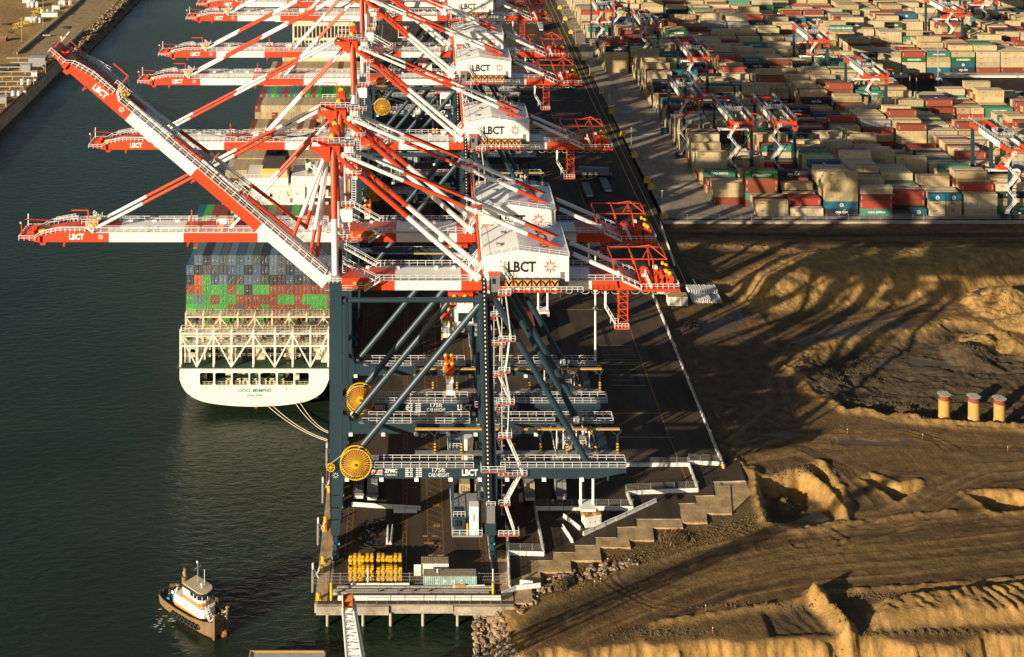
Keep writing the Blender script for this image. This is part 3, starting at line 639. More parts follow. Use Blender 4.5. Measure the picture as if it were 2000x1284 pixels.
    xm = 24.5; b = MB(); b.prism([(x0-.25,z1),(x1+.25,z1),(xm,z1+1.5)], y0-.25, y1+.25, 'white'); rf = part(b, 'house_roof', h)
    b = MB(); e = .06
    b.rail([(x0,y0+.05,z1+.05),(xm,y0+.05,z1+1.5),(x1,y0+.05,z1+.05)],.9,2.2,.07); b.rail([(x1,y0,z1+.05),(x1,y1,z1+.05)],.9,2.2,.07); b.rail([(x0,y1,z1),(xm,y1,z1+1.5),(x1,y1,z1)],.9,2.2,.07)
    for x in (x0+1.2,x0+1.8): b.beam((x,y0,z1+.25),(x,y1,z1+.25),.1,.1,'steel')
    for k in range(9): yy=y0+1+k*1.9; b.beam((x0+1.2,yy,z1+.28),(x0+1.8,yy,z1+.28),.08,.08,'steel')
    part(b, 'roof_rail', h)
    b = MB(); text(b,'LBCT',(25.0,y0-.03,z0+3.35),2.5,'black',6.4,bold=.035); part(b, 'house_sign', h); b = MB(); star(b,(31.4,y0-.03,z0+3.4),1.75,'logo_red',16)
    part(b, 'star_emblem', h); b = MB(); n = Vector((1.5,0,x1+.25-xm)).normalized(); d = Vector((x1+.25-xm,0,-1.5)).normalized()
    c = Vector((xm,0,z1+1.5))+d*5.8+n*.05
    text(b,'LBCT',c+Vector((0,2.6,0)),2.4,'black',6.6,u=(0,-1,0),up=d,bold=.02); part(b, 'roof_sign', h); b = MB(); star(b,c+Vector((0,-3.9,0)),1.6,'logo_red',16,u=(0,1,0),up=d)
    part(b, 'star_emblem', h)
    for k in range(6):
        x = 21.2+k*2.05; b = MB(); b.box(x,x+1.55,y0-1.5,y0-.2,58.3,60.6,'brass'); 
        [b.beam((x+.1,y0-1.53,58.5+dz),(x+1.45,y0-1.53,60.4-dz),.05,.32,'dark') for dz in (0,1.9)]; b.box(x+.1,x+1.45,y0-1.56,y0-1.5,58.5,58.75,'rail_white'); b.box(x+.05,x+1.5,y0-1.4,y0-.3,60.6,60.64,'dark')
        b.box(x-.2,x-.08,y0-1.6,y0-.1,58,60.2,'red'); part(b, 'cooling_unit', h)
    b = MB(); b.box(20.6,34,y0-1.8,y0,57.9,58.1,'red'); b.rail([(20.6,y0-1.8,58.1),(33.6,y0-1.8,58.1)],1.1,1.2); b.rail([(33.6,y0-1.8,58.1),(38.5,y0-1.8,58.1)],1.1,1.2); b.stair((19.6,y0-.9,z0+4),(22.6,y0-.9,z0),.8)
    b.rail([(x1+.8,-6,z0),(x1+.8,6,z0)],1.1,1.5)
    part(b, 'house_walkway', h)
    b = MB(); b.box(17.6,19.9,y0-2.2,y0-.3,58.2,61.8,'grey'); b.box(18.2,19.0,y0-2.23,y0-2.2,60,61.2,'dark'); b.box(17.4,20.1,y0-2.4,y0-.2,61.8,62.0,'red'); part(b, 'electrical_cabin', h)
    # stair tower and lift rack on the landside leg
    b = MB(); sh = YN-1.15
    levels = [4.2, 11.0, 17.6, 26, 33.5, 40.5, 47.5, 57.8]; xs = [22.6, 20.6, 24.4, 21.0, 21.6, 20.6, 21.8, 20.8]
    for k, (z, x) in enumerate(zip(levels, xs)):
        b.box(19.4,x+1.5,sh-.4,sh+1.6,z-.10,z,'steel'); b.beam((19.4,sh-.42,z-.1),(x+1.5,sh-.42,z-.1),.06,.2,'red'); b.rail([(19.6,sh-.35,z),(x+1.5,sh-.35,z),(x+1.5,sh+1.5,z)],1.1,1.0)
        b.beam((19.2,sh+.5,z-1.3),(x+.9,sh+.5,z-.2),.12,.12,'red') if k%2 else None
        if k: b.stair((xs[k-1]+.6,sh+.5,levels[k-1]),(x+.3,sh+.5,z),.9)
    for k in range(22):
        z = 8+k*2.2; b.beam((20.4,sh+1.2,z),(20.4,sh+1.2,z+2.2),.12,.12,'rail_white'); b.box(20.1,21.0,sh+.9,sh+1.4,z,z+.12,'steel')
    part(b, 'stair_tower', root)
    b = MB(); b.prism([(16.9,7.5),(18.3,7.5),(16.9,61.4),(15.8,61.4)], sh-.75, sh-.02, 'dark')
    for k in range(58):
        z = 8.3+k*.93; t = (z-7.5)/54.5; b.box(17.3-1.15*t,17.58-1.2*t,sh-.85,sh-.76,z,z+.34,'rail_white')
    b.box(16.9,18.7,sh-1.5,sh-.2,7.6,11.5,'grey'); b.rail([(16.8,sh-1.5,11.5),(18.8,sh-1.5,11.5)],.9,.9)
    part(b, 'lift_shaft', root)
    # mast: two posts leaning together, banded red over white
    for s in (-1, 1):
        b = MB(); b.banded((XW,s*9.4,60),(-17.7,s*2.3,87.5),.72,[(.47,'white'),(1,'red')],14); b.box(XW-1,XW+1,s*9.4-1,s*9.4+1,59.6,60.4,'blue'); b.box(XW-.95,XW+.95,s*9.4-.95,s*9.4+.95,60.4,61.6,'steel')
        b.rail([(XW-1.4,s*9.4-1.5,60.4),(XW+1.4,s*9.4-1.5,60.4)],1.1,.9)
        part(b, 'mast', root, False)
    b = MB(); b.box(-18.9,-16.2,-2.9,2.9,86.2,88.4,'red'); 
    for y in (-3.4,3.0): b.prism([(-23.3,88.3),(-23.2,87.5),(-21.8,87.3),(-19.3,84.8),(-18.4,84.8),(-18.4,88.3)], y, y+.5, 'red')
    b.beam((-23.0,-3.2,87.9),(-23.0,3.4,87.9),.4,.5,'red')
    b.rail([(-22.5,-3.6,89.4),(-15,-3.6,89.4),(-15,3.6,89.4)],1.1,1.2); b.rail([(-22.5,3.6,89.4),(-15,3.6,89.4)],1.1,1.2); b.box(-19,-15,-3.6,3.6,89.2,89.4,'steel')
    for y in (-2.2,-.6,.8,2.2): b.ring((-17.4,91),.2,1.1,y-.2,y+.2,'red',14); b.beam((-16.2,y,89.4),(-17.6,y,93.0),.5,.4,'red' if y < 2 else 'dark')
    b.blob((-17.9,-2.7,90.5),.75,'yellow',10,6); b.ring((-17.5,93.2),.1,.6,-2.2,-1.6,'yellow',14)
    b.beam((-18.6,0,89),(-18.6,0,94.5),.2,.2,'red'); b.beam((-22,0,94.4),(-18.6,0,94.4),.2,.2,'red'); b.box(-15.4,-13.2,-2,1,86,88.8,'rail_white'); b.rail([(-15.4,-3.6,86),(-12.8,-3.6,86),(-12.8,3,86)],1.1,1)
    part(b, 'mast_head', root)
    # access ladders beside the mast
    b = MB(); xl = -14.6
    z = 61.0; k = 0
    for z0, z1, x, yy in ((60.8,68.5,-15.0,-6.2),(68.5,75.5,-14.4,-4.8),(75.5,82,-13.0,-3.6),(82,88.5,-14.6,-2.4)):
        b.beam((x-.4,yy,z0),(x-.4,yy,z1+1),.1,.1,'rail_white'); b.beam((x+.5,yy,z0),(x+.5,yy,z1+1),.1,.1,'rail_white')
        n = int((z1-z0)/.55)
        for j in range(n): b.beam((x-.4,yy,z0+j*.55),(x+.5,yy,z0+j*.55),.12,.1,'rail_white')
        b.box(x-1.2,x+1.7,yy-.6,yy+1.4,z1-.15,z1,'red'); b.rail([(x-1.2,yy-.6,z1),(x+1.7,yy-.6,z1),(x+1.7,yy+1.4,z1)],1.1,.9)
        b.beam((x-1.6,yy+.6,z0),(x-1.4,yy+.9,z1),.2,.2,'red')
    b.box(-16,-13.2,-5.6,-3.4,72,74.8,'rail_white'); part(b, 'mast_ladder', root)
    # thick struts from mast head to landside leg, backstays to the tail
    for s in (-1, 1):
        b = MB(); b.banded((-16.6,s*2.6,86),(15.0,s*4.2,59.0),.62,[(.5,'red'),(1,'white')],12); b.blob((15.2,s*4.2,58.9),1.0,'white',8,5); part(b, 'strut', root, False)
        b = MB(); A, J, E = Vector((-15.2,s*3.0,86.3)), Vector((14.9,s*3.3,73.6)), Vector((47.4,s*3.4,59.4))
        b.banded(A,J,.45,[(.45,'white'),(.92,'red'),(1,'white')],10); b.banded(J,E,.5,[(.08,'white'),(.36,'white'),(.68,'red'),(1,'white')],10); b.blob(J,.75,'white',8,5); b.blob(E,.7,'white',8,5); b.blob(A,.75,'white',8,5)
        part(b, 'backstay', root, False)
        b = MB(); b.tube((16.1,s*3.2,58),(15.1,s*3.2,73.4),.22,'red',8); b.tube((16.7,s*3.6,58),(15.6,s*3.3,73.4),.1,'rail_white',5); part(b, 'stay_post', root)
    b = MB(); b.rail([(14,-3.8,73),(16.5,-3.8,73)],1.0,.8); b.box(14,16.5,-3.8,3.8,72.85,73,'red'); part(b, 'stay_platform', root)
    # trolley with cab, and a head block hanging on ropes
    b = MB(); b.box(8.6,15.4,-3.0,3.0,53.6,55.0,'red'); b.box(9.0,14.2,-4.2,-3.0,52.6,55.2,'red'); b.blob((10,-4.3,54.6),.55,'yellow',8,4); b.blob((12.4,-4.3,54.6),.55,'yellow',8,4)
    b.box(10.6,14.2,-4.6,-1.0,48.6,53.2,'rail_white'); b.box(10.8,14.0,-4.65,-4.6,49,51,'glass'); b.box(12.2,14.6,-1,2,46.5,50,'grey'); b.rail([(9,-4.8,53),(15,-4.8,53)],1.1,1)
    for k in range(8): b.box(14.6+.1*(k%2),15.2,-3,-2.2,45+k*1.1,45.6+k*1.1,'steel')
    tr = part(b, 'trolley', root)
    b = MB(); cx, zt = 8.9, 38.6
    for y in (-2.2,2.2):
        for x in (cx-.5,cx+.5): b.tube((x,y,zt),(x,y,54),.045,'cable',4)
    for y in (-3.2,.8):
        b.box(cx-1.0,cx+1.0,y,y+2.4,zt-2.6,zt-1.0,'red'); 
        for x in (cx-.7,cx+.7): b.blob((x,y+1.2,zt-.5),.55,'yellow',8,4); b.box(x-.25,x+.25,y+.2,y+.6,zt-1.6,zt-.3,'red')
        b.box(cx-.85,cx+.85,y-.2,y+2.6,zt-4.2,zt-2.6,'rail_white')
        b.blob((cx-.6,y-.3,zt-2.8),.4,'yellow',8,4); b.blob((cx+.6,y-.3,zt-2.8),.4,'yellow',8,4)
    b.box(cx-.7,cx+.7,-6,6,zt-5.2,zt-4.5,'rail_white')
    for y in (-6.1,5.7): b.box(cx-1.22,cx+1.22,y,y+.4,zt-5.6,zt-4.7,'rail_white'); b.box(cx-1.3,cx-1.0,y-.1,y+.5,zt-6.1,zt-4.6,'brass'); b.box(cx+1.0,cx+1.3,y-.1,y+.5,zt-6.1,zt-4.6,'brass')
    part(b, 'spreader', root)
    # ---- boom (pivots at the hinge)
    def L(x, z): return (x-HX, z-HZ)
    b = MB()
    bands = ((-19.3,-38.2,'white'),(-38.2,-56.7,'red'),(-56.7,-75.3,'white'))
    for xa, xb, m in bands:
        b.prism([L(xb,ZB0),L(xa,ZB0),L(xa,ZB1),L(xb,ZB1)], -3.1, 3.1, m)
    b.prism([L(-92.4,ZB0),L(-75.3,ZB0),L(-75.3,ZB1),L(-79.0,ZB1),L(-79.0,ZB1+.5),L(-81,ZB1+.5),L(-81.5,ZB1),L(-87.3,ZB1),L(-92.4,ZB0+1.8)], -3.1, 3.1, 'red')
    b.prism([L(-97.8,ZB0+1.3),L(-92.4,ZB0),L(-92.4,ZB0+1.8),L(-97.8,ZB0+1.6)], -3.6, 3.6, 'red'); b.prism([L(-92.5,ZB0-.75),L(-91.3,ZB0-.75),L(-91.0,ZB0),L(-92.5,ZB0)], -3.1, 3.1, 'red')
    b.box(HX-HX-1.2,.6,-3.1,3.1,.6,2.2,'white')
    for x in np.arange(-85, -22, 7): b.box(x-HX-.04, x-HX+.04, -3.13, -3.1, ZB0-HZ, ZB1-HZ, 'red' if x < -75.3 or -56.7 < x < -38.2 else 'white')
    # top plating, raised in the middle
    for xa, xb, m in ((-22,-38.2,'white'),(-38.2,-56.7,'red'),(-56.7,-73,'white'),(-73,-86,'red')):
        b.prism([L(xb,ZB1),L(xa,ZB1),L(xa,ZB1+.35),L(xb,ZB1+.35)], -1.3, 3.0, m)
    for x in (-86.5,-55.6): b.beam((x-HX,-3.1,ZB0-HZ),(x-HX,-3.1,ZB0-HZ-1.1),.35,.3,'red'); b.prism([L(x-.2,ZB0-1.2),L(x+.5,ZB0),L(x-.2,ZB0)],-3.3,-2.9,'red')
    bo = b.build('boom', root); bo.location = (HX, 0, HZ)
    z = ZB1-HZ
    for y, yo in ((-3.1,-3.9),(3.1,3.9)):
        b = MB()
        b.box(-79+19,-2,min(y,yo),max(y,yo),z-.1,z,'rail_white')
        b.rail([(-2,yo,z),(-60,yo,z)],1.2,1.9,.1); b.build('handrail', bo); b = MB(); b.rail([(-2,y+.4*(1 if y<0 else -1),z),(-60,y+.4*(1 if y<0 else -1),z)],1.2,3.8,.08)
        b.build('handrail', bo); b = MB(); b.stair((-60,yo,z),(-61.8,yo,z+1.4),.8); b.build('boom_step', bo); b = MB()
        b.rail([(-62.2,yo,z),(-68.3,yo,z),(-73,yo,z-.9),(-74.6,yo,z-2.0),(-78.6,yo,z-2.0)],1.2,1.3,.1); b.rail([(-62.2,yo*.85,z),(-68.3,yo*.85,z),(-73,yo*.85,z-.9)],1.2,2.6,.08); b.build('handrail', bo)
    b = MB(); b.rail([(-78.6,-3.9,z-2),(-78.6,3.9,z-2)],1.2,1.3,.1); b.rail([(-66,2.6,z+1.1),(-71,2.6,z+.2)],1.2,1.0,.08)
    b.build('handrail', bo)
    b = MB()
    for x in (-22,-29.5,-40,-46,-52): b = MB(); b.box(x+.0-.5,x+.5,2.4,3.1,z+.35,z+.75,'rail_white'); b.build('lamp_box', bo)
    for x in (-37.2,-67.4): b = MB(); b.rail([(x,2.4,z+.4),(x+2,2.4,z+.4),(x+2,3.2,z+.4)],1.4,.9,.1); b.build('guard_cage', bo)
    for x in (-36.0,-62.0): b = MB(); b.beam((x,-1,z),(x,-1,z+4.6),.3,.3,'red'); b.beam((x,-1,z+4.5),(x-4.2,-1,z+4.5),.28,.28,'red') if x < -50 else None; b.build('davit', bo)
    for x in (-61.2,-27.5):
        b = MB()
        for k in range(10): b.box(x+random.uniform(-2,1.6),x+random.uniform(1.7,2.4),-2.2+k*.4,-2+k*.4,z+.2,z+random.uniform(1.2,2.6),random.choice(['red','rail_white','yellow','brass','grey','red']))
        b.rail([(x-2,-2.6,z+1.6),(x+2,-2.6,z+1.6),(x+2,2.4,z+1.6)],1.2,1,.1); b.build('stay_bracket', bo)
    b = MB()
    for y in (-2.2,-1,.4,1.6): b.ring((-76,z-1.2),.2,1.0,y-.2,y+.2,'red',12); b.beam((-77.4,y,z-2),(-75.2,y,z+.4),.35,.3,'red')
    b.box(-74.3,-73,-1.6,-.4,z-1.2,z-.2,'yellow'); b.beam((-78.2,-2.8,z-1.8),(-78.2,-2.8,z+2.0),.22,.22,'red'); b.beam((-78.2,0,z+1.9),(-72,1.5,z+1.0),.2,.2,'red'); b.beam((-78.2,3,z-1.8),(-78.2,3,z+2.2),.2,.2,'rail_white'); b.blob((-78.4,-2.8,z+2.0),.3,'rail_white',6,4)
    b.build('tip_sheave', bo)
    for x in (-28,-47,-34): b = MB(); b.box(x-.15,x+.15,-3.5,-3.2,z,z+1.5,'yellow'); b.build('warning_post', bo)
    b = MB(); y = -3.13
    text(b,'LBCT',(-83.4-HX,y,56.85-HZ),1.55,'rail_white',3.7,bold=.045); b.build('boom_sign', bo); b = MB(); star(b,(-77.4-HX,y,56.8-HZ),.85,'rail_white',8,split=False)
    for k in range(8): t=2*math.pi*k/8; b.add([Vector((-77.4-HX,y-.003,56.8-HZ))+Vector((math.cos(t+a)*r,0,math.sin(t+a)*r)) for a,r in ((0,.42),(.39,.38),(0,.2),(-.39,.38))],[(0,1,2,3)],'rail_white')
    b.build('star_emblem', bo)
    return bo
def stays(root, raised):
    top = lambda s: Vector((-18.9, s*2.4, 87.0))
    th = R(40.4)
    def bp(x, y, z):   # a point of the boom, turned with it when raised
        dx, dz = x-HX, z-HZ
        if raised: dx *= 1.055
        if raised: dx, dz = dx*math.cos(th)+dz*math.sin(th), -dx*math.sin(th)+dz*math.cos(th)
        return Vector((HX+dx, y, HZ+dz))
    for s in (-1, 1):
        if not raised:
            b = MB(); b.banded(top(s)+Vector((-4,0,1)), bp(-78.7,s*2.6,ZB1+.6), .42, [(.2,'white'),(.38,'red'),(.55,'white'),(.79,'red'),(1,'white')], 10); b.build('forestay', root)
            b = MB(); b.banded(top(s), bp(-45.0,s*2.4,ZB1+.6), .38, [(.1,'red'),(.18,'white'),(.55,'red'),(1,'white')], 8); b.build('forestay', root)
        else:
            K = Vector((-25.5+1.2*s, s*2.2, 68.0)); E = bp(-78.0,s*2.4,ZB1+.9)
            b = MB(); b.banded(Vector((-19.6,s*2.2,86)), K, .48, [(.78,'white'),(1,'red')], 10); b.banded(K, E, .42, [(.32,'red'),(.55,'white'),(.72,'red'),(1,'white')], 10); b.blob(K,.6,'red',6,4); b.build('forestay', root)
            K2 = Vector((-22.6+.8*s, s*1.6, 60.5)); E = bp(-45,s*1.6,ZB1+.9)
            b = MB(); b.banded(Vector((-19.2,s*1.4,85)), K2, .42, [(.66,'white'),(1,'red')], 8); b.banded(K2, E, .36, [(.45,'red'),(1,'white')], 8); b.blob(K2,.5,'red',6,4); b.build('forestay', root)
    if raised:
        b = MB()
        for k in range(5):
            A = Vector((-17.8,-2.4+k*1.1,90.6+.25*k)); E = bp(-76+1.2*k,-2+k*.9,ZB1+3.4-.4*k); sag = 3.0+.5*k
            b.poly([A.lerp(E,t)-Vector((0,0,sag*4*t*(1-t))) for t in np.linspace(0,1,15)], .055, 'cable', 4)
        b.build('hoist_rope', root)
    else:
        b = MB()
        for k in range(3): b.tube((-17.8,-1.6+k*1.6,90.6), bp(-76,-1.6+k*1.6,ZB1+1.2), .04, 'cable', 4)
        b.build('hoist_rope', root)
GY = [307.2, 335.4, 407.4, 479.6, 519.0, 582.1, 610.8]
CL = ['red and white quay crane with its boom raised, nearest to the tugboat',
      'quay crane with lowered boom standing right behind the raised-boom crane',
      'third quay crane from the front, boom level over the ship funnel',
      'fourth quay crane from the front, boom over the forward beige ship boxes',
      'fifth quay crane from the front, between the fourth and sixth booms',
      'sixth quay crane from the front, boom tip near the upper edge',
      'farthest quay crane with pale boom cut by the upper edge']
r0 = thing('quay_crane', CL[1], 'crane', (0, GY[1], 0), 0, 'quay cranes in a row along the wharf')
build_crane(r0)
TX = [0, 0, -22.0, 0, -6, -16, -4]
cranes = []
for i, y in enumerate(GY):
    c = r0 if i == 1 else copy_tree(r0)
    c.location.y = y; c['label'] = CL[i]; cranes.append(c)
    for ch in c.children:
        n = ch.name.split('.')[0]
        if n in ('trolley', 'spreader'): ch.location.x = TX[i]
        if n == 'boom' and i == 0: ch.rotation_euler = (0, R(40.4), 0); ch.scale = (1.055, 1, 1.04)
        if n == 'trolley' and i == 2: ch.location.x = -20
for i, c in enumerate(cranes): stays(c, i == 0)
# ------------------------------------------------------------------ container yard
CONT = {'beige':(.50,.395,.215),'pale':(.52,.44,.30),'brown':(.25,.06,.032),'red':(.36,.055,.04),'navy':(.022,.032,.05),'evergreen':(.012,.13,.035),'sea green':(.06,.22,.15),'teal':(.01,.13,.20),'grey':(.30,.31,.30),'blue':(.05,.11,.18),'green':(.05,.35,.06),'orange':(.50,.13,.03),'steel blue':(.10,.18,.25),'slate':(.06,.085,.10)}
def cmat(name, col):
    """container paint: grime, rust and the shallow ribs of the pressed sides"""
    m = bpy.data.materials.new(name); m.use_nodes = True; nt = m.node_tree; b = nt.nodes['Principled BSDF']; b.inputs['Roughness'].default_value = .6; b.inputs['Specular IOR Level'].default_value = .3
    oi = N(nt,'ShaderNodeObjectInfo'); g = N(nt,'ShaderNodeNewGeometry'); mp = N(nt,'ShaderNodeMapping'); mp.inputs['Scale'].default_value = (1,1,.18); nt.links.new(g.outputs['Position'],mp.inputs[0])
    a = N(nt,'ShaderNodeTexNoise'); a.inputs['Scale'].default_value = 1.3; a.inputs['Detail'].default_value = 8; a.inputs['Roughness'].default_value = .7; nt.links.new(mp.outputs[0],a.inputs[0])
    r = N(nt,'ShaderNodeMapRange'); r.inputs[1].default_value = .46; r.inputs[2].default_value = .8; r.inputs[4].default_value = .6; nt.links.new(a.outputs[0],r.inputs[0])
    mx = N(nt,'ShaderNodeMix',data_type='RGBA'); mx.inputs[7].default_value = (.12,.075,.04,1); nt.links.new(r.outputs[0],mx.inputs[0])
    hs = N(nt,'ShaderNodeHueSaturation')
    if col: hs.inputs['Color'].default_value = (*col,1); mm = N(nt,'ShaderNodeMapRange'); mm.inputs[3].default_value = .78; mm.inputs[4].default_value = 1.18; nt.links.new(oi.outputs['Random'],mm.inputs[0]); nt.links.new(mm.outputs[0],hs.inputs['Value'])
    else: ca = N(nt,'ShaderNodeVertexColor'); ca.layer_name = 'Col'; nt.links.new(ca.outputs[0],hs.inputs['Color'])
    nt.links.new(hs.outputs[0],mx.inputs[6]); nt.links.new(mx.outputs[2],b.inputs['Base Color'])
    w = N(nt,'ShaderNodeTexWave'); w.inputs['Scale'].default_value = 1.1; w.bands_direction = 'X'; nt.links.new(g.outputs['Position'],w.inputs[0])
    bp = N(nt,'ShaderNodeBump'); bp.inputs['Strength'].default_value = .5; bp.inputs['Distance'].default_value = .05; nt.links.new(w.outputs[0],bp.inputs['Height']); nt.links.new(bp.outputs[0],b.inputs['Normal'])
    M[name] = m
for k, c in CONT.items(): cmat('box '+k, c)
cmat('box mixed', None)
mat('mark_white',(.75,.74,.70),.6,.1); mat('mark_red',(.50,.03,.03),.6,.1); mat('mark_dark',(.05,.07,.11),.6,.1)
CL40, CW, CH = 12.19, 2.44, 2.72
def cont_mesh(col, ln, doors=False, va=0):
    """box with corner posts, rails, recessed panels; doors: bars and handles on the -y end (long axis y)"""
    b = MB(); m = 'box '+col; d = .05
    x1, y1 = (ln, CW) if not doors else (CW, ln)
    b.box(d,x1-d,d,y1-d,.12,CH-.04,m)
    for x in (0,x1-.16):
        for y in (0,y1-.16): b.box(x,x+.16,y,y+.16,0,CH,m)
    for y in (0,y1-.1):
        b.box(.16,x1-.16,y,y+.1,0,.16,m); b.box(.16,x1-.16,y,y+.1,CH-.12,CH,m)
    for x in (0,x1-.1):
        b.box(x,x+.1,.16,y1-.16,0,.16,m); b.box(x,x+.1,.16,y1-.16,CH-.12,CH,m)
    if doors:
        for x in (.38,.82,1.56,2.0): b.box(x,x+.05,-.03,.05,.15,CH-.15,'steel')
        b.box(1.2,1.24,.0,.06,.15,CH-.12,'black')
        rr = random.Random(len(col)*7+va*13)
        for j in range(rr.randint(3,8)):
            x = rr.choice([.46,.9,1.3,1.64])+rr.uniform(0,.08); z = rr.uniform(.3,2.3); b.box(x,x+rr.uniform(.08,.3),-.035,.05,z,z+rr.uniform(.05,.24),rr.choice(['mark_white','mark_white','line_white','line_yellow','line_orange','steel']))
        for x in (.5,1.68): b.box(x,x+.22,-.045,.05,1.05,1.12,'steel')
    return b
_cm = {}
def cont_data(col, ln=CL40, doors=False, va=0):
    k = (col, ln, doors, va)
    if k not in _cm: _cm[k] = cont_mesh(col, ln, doors, va).mesh('container')
    return _cm[k]
def mark_mb(col, var, ln):
    b = MB(); y = -.03; c = ln/2; z = CH/2
    if col in ('beige','pale') and var == 'COSCO': text(b,'C O S C O',(c,y,z),.75,'mark_dark',4.2,bold=.03)
    elif col in ('beige','pale'): text(b,'OOCL',(2.4,y,CH*.7),.5,'mark_red',1.4,bold=.04)
    elif col == 'navy' and var == 'APL': text(b,'APL',(c,y,z),1.2,'mark_white',2.6,bold=.04)
    elif col == 'navy':
        text(b,'CMA CGM',(c,y,z),.85,'mark_white',4.6,bold=.05)
        for s in (-1,1): b.add([(c+s*(.2),y,z+s*.75),(c+s*1.6,y,z+s*1.05),(c+s*1.1,y,z+s*.75)],[(0,1,2)],'mark_white')
    elif col == 'evergreen': text(b,'EVERGREEN',(c,y,z),1.0,'mark_white',7.0,bold=.05)
    elif col == 'sea green': text(b,'CHINA SHIPPING',(c,y,z),.9,'mark_white',6.6,bold=.03)
    elif col == 'teal': b.ring((c,z),.45,.75,y,y+.02,'mark_white',16); b.box(c-.6,c+.6,y-.01,y,z-.12,z+.12,'mark_white')
    elif col in ('brown','red'):
        for k in range(4): b.box(.35,.6,y,y+.03,.7+k*.35,.9+k*.35,'mark_white'); b.box(ln-.75,ln-.5,y,y+.03,.9+k*.35,1.05+k*.35,'mark_white')
    return b
_mm = {}
def mark_data(col, var, ln):
    k = (col,var,ln)
    if k not in _mm: b = mark_mb(col,var,ln); _mm[k] = b.mesh('lettering') if b.v else None
    return _mm[k]
rnd = random.Random(21)
def rcol(): return rnd.choices(['beige','pale','brown','red','navy','evergreen','sea green','teal','grey','blue'],[50,20,11,4,6,2,3,2,1,1])[0]
BX, BP, RP, KP = 116.5, 13.1, 3.0, 34.2
Hh = {}; special = {}
def stackdef(k,i,r,cols,var=None,off=0): Hh[(k,i,r)] = len(cols); special[(k,i,r)] = (list(reversed(cols)), var or {}, off)
NB, NR = {}, 10
for k in range(12):
    i0 = 0 if k == 0 else (0 if k < 6 else -1)
    xmax = 250+k*17
    for i in range(i0, int((xmax-BX)/BP)+2):
        X = BX+i*BP
        if k in (4,5) and X > 232: continue
        if k == 6 and X > 232 : pass
        lvl = rnd.choice([3,4,4,4,5,5]) if k else rnd.choice([2,3,3,4])
        for r in range(NR):
            h = max(0,min(6,lvl+rnd.choice([-1,-1,0,0,0,0,0,0,1]))) if rnd.random() > .05 else 1
            if rnd.random() < .3: lvl = max(1,min(5,lvl+rnd.choice([-1,1])))
            if k == 6 and X > 245 and r == 0: h = 4
            Hh[(k,i,r)] = h
for r in range(4): Hh[(0,0,r)] = 0
stackdef(0,0,4,['beige','beige','brown']); Hh[(0,0,5)] = 3; Hh[(0,0,6)] = 2; Hh[(0,0,7)] = 1; Hh[(0,0,8)] = 2; Hh[(0,0,9)] = 0
stackdef(0,0,9,['sea green','navy','brown'])
stackdef(0,1,0,['beige','pale']); Hh[(0,1,1)] = 2; Hh[(0,1,2)] = 2; stackdef(0,1,3,['evergreen','brown','brown','sea green','brown'],off=-1.6); stackdef(0,1,4,['brown','red','pale','brown','beige'],off=-1.6); Hh[(0,1,5)] = 4
stackdef(0,2,0,['pale']); stackdef(0,2,1,['red','pale']); stackdef(0,2,2,['brown','pale']); Hh[(0,2,3)] = 2; Hh[(0,2,4)] = 3; stackdef(0,2,6,['navy','brown','navy','brown'])
stackdef(0,3,0,['beige','beige','beige','beige','teal','navy']); Hh[(0,3,1)] = 5; Hh[(0,3,2)] = 4
stackdef(0,4,0,['pale','brown','red','sea green'],{3:'COSCO'}); Hh[(0,4,1)] = 3; Hh[(0,4,2)] = 3; stackdef(0,4,4,['beige','pale','beige','beige'])
stackdef(0,5,0,['teal']); stackdef(0,5,1,['red','brown','beige']); Hh[(0,5,2)] = 3; stackdef(0,5,5,['beige','brown','navy','beige'],{1:'APL'}); stackdef(0,5,6,['beige','brown','navy','beige'])
stackdef(0,6,0,['teal','beige','pale']); stackdef(0,6,1,['beige','beige','pale']); stackdef(0,6,2,['pale','beige','pale']); Hh[(0,6,4)] = 4
stackdef(0,7,0,['beige','pale','pale'],{0:'COSCO'}); stackdef(0,7,2,['beige']*4); stackdef(0,7,3,['beige','brown','beige','beige','beige']); stackdef(0,7,4,['pale']*5)
stackdef(0,8,0,['sea green']); stackdef(0,8,2,['beige','beige','pale']); stackdef(0,8,4,['beige']*4)
stackdef(6,11,0,['red','evergreen','pale','beige'],{0:'COSCO'}); stackdef(6,12,0,['sea green','beige','beige','teal'])
stackdef(1,0,2,['beige','pale','beige','brown']); stackdef(1,1,0,['beige','beige','brown','beige'])
items = []
for (k,i,r), h in Hh.items():
    cols, var, off = special.get((k,i,r),(None,{},0))
    X = BX+i*BP+rnd.uniform(-.15,.15)+off; Y = 500.0+k*KP+r*RP
    twenty = (k,i,r) in ((0,6,0),(0,6,1),(0,5,0)) or (cols is None and rnd.random() < .06)
    for t in range(h):
        c = cols[t] if cols else rcol(); v = var.get(t)
        if v is None and c in ('beige','pale') and rnd.random() < .05: v = 'COSCO'
        nb = lambda a,b: Hh.get((k,i+a,r+b),0)
        front = nb(0,-1) <= t; topx = t == h-1; left = nb(-1,0) <= t; right = nb(1,0) <= t
        if not (front or topx or left or right): continue
        vis = 0
        if front:
            vis = 2.7*12
            for q in range(1,4):
                if nb(0,-q)*CH > (t+1)*CH+q*RP*.31-.4: vis = 0
        if topx: vis += 8
        xx = X+rnd.uniform(-.05,.05)
        parts = [(xx,5.9),(xx+6.15,5.9)] if twenty else [(xx,CL40)]
        if (k,i,r) == (0,5,0): parts = [(xx+6.1,5.9)]
        for xp,ln in parts:
            s = 2600/Y; px = VX+xp*s
            inframe = px < 2010
            items.append((vis*ln/12*s*s if inframe else 0, k,i,r,t,c,v,xp,Y,ln))
items.sort(key=lambda a: -a[0])
ORD = ['bottom','second','third','fourth','fifth','top']
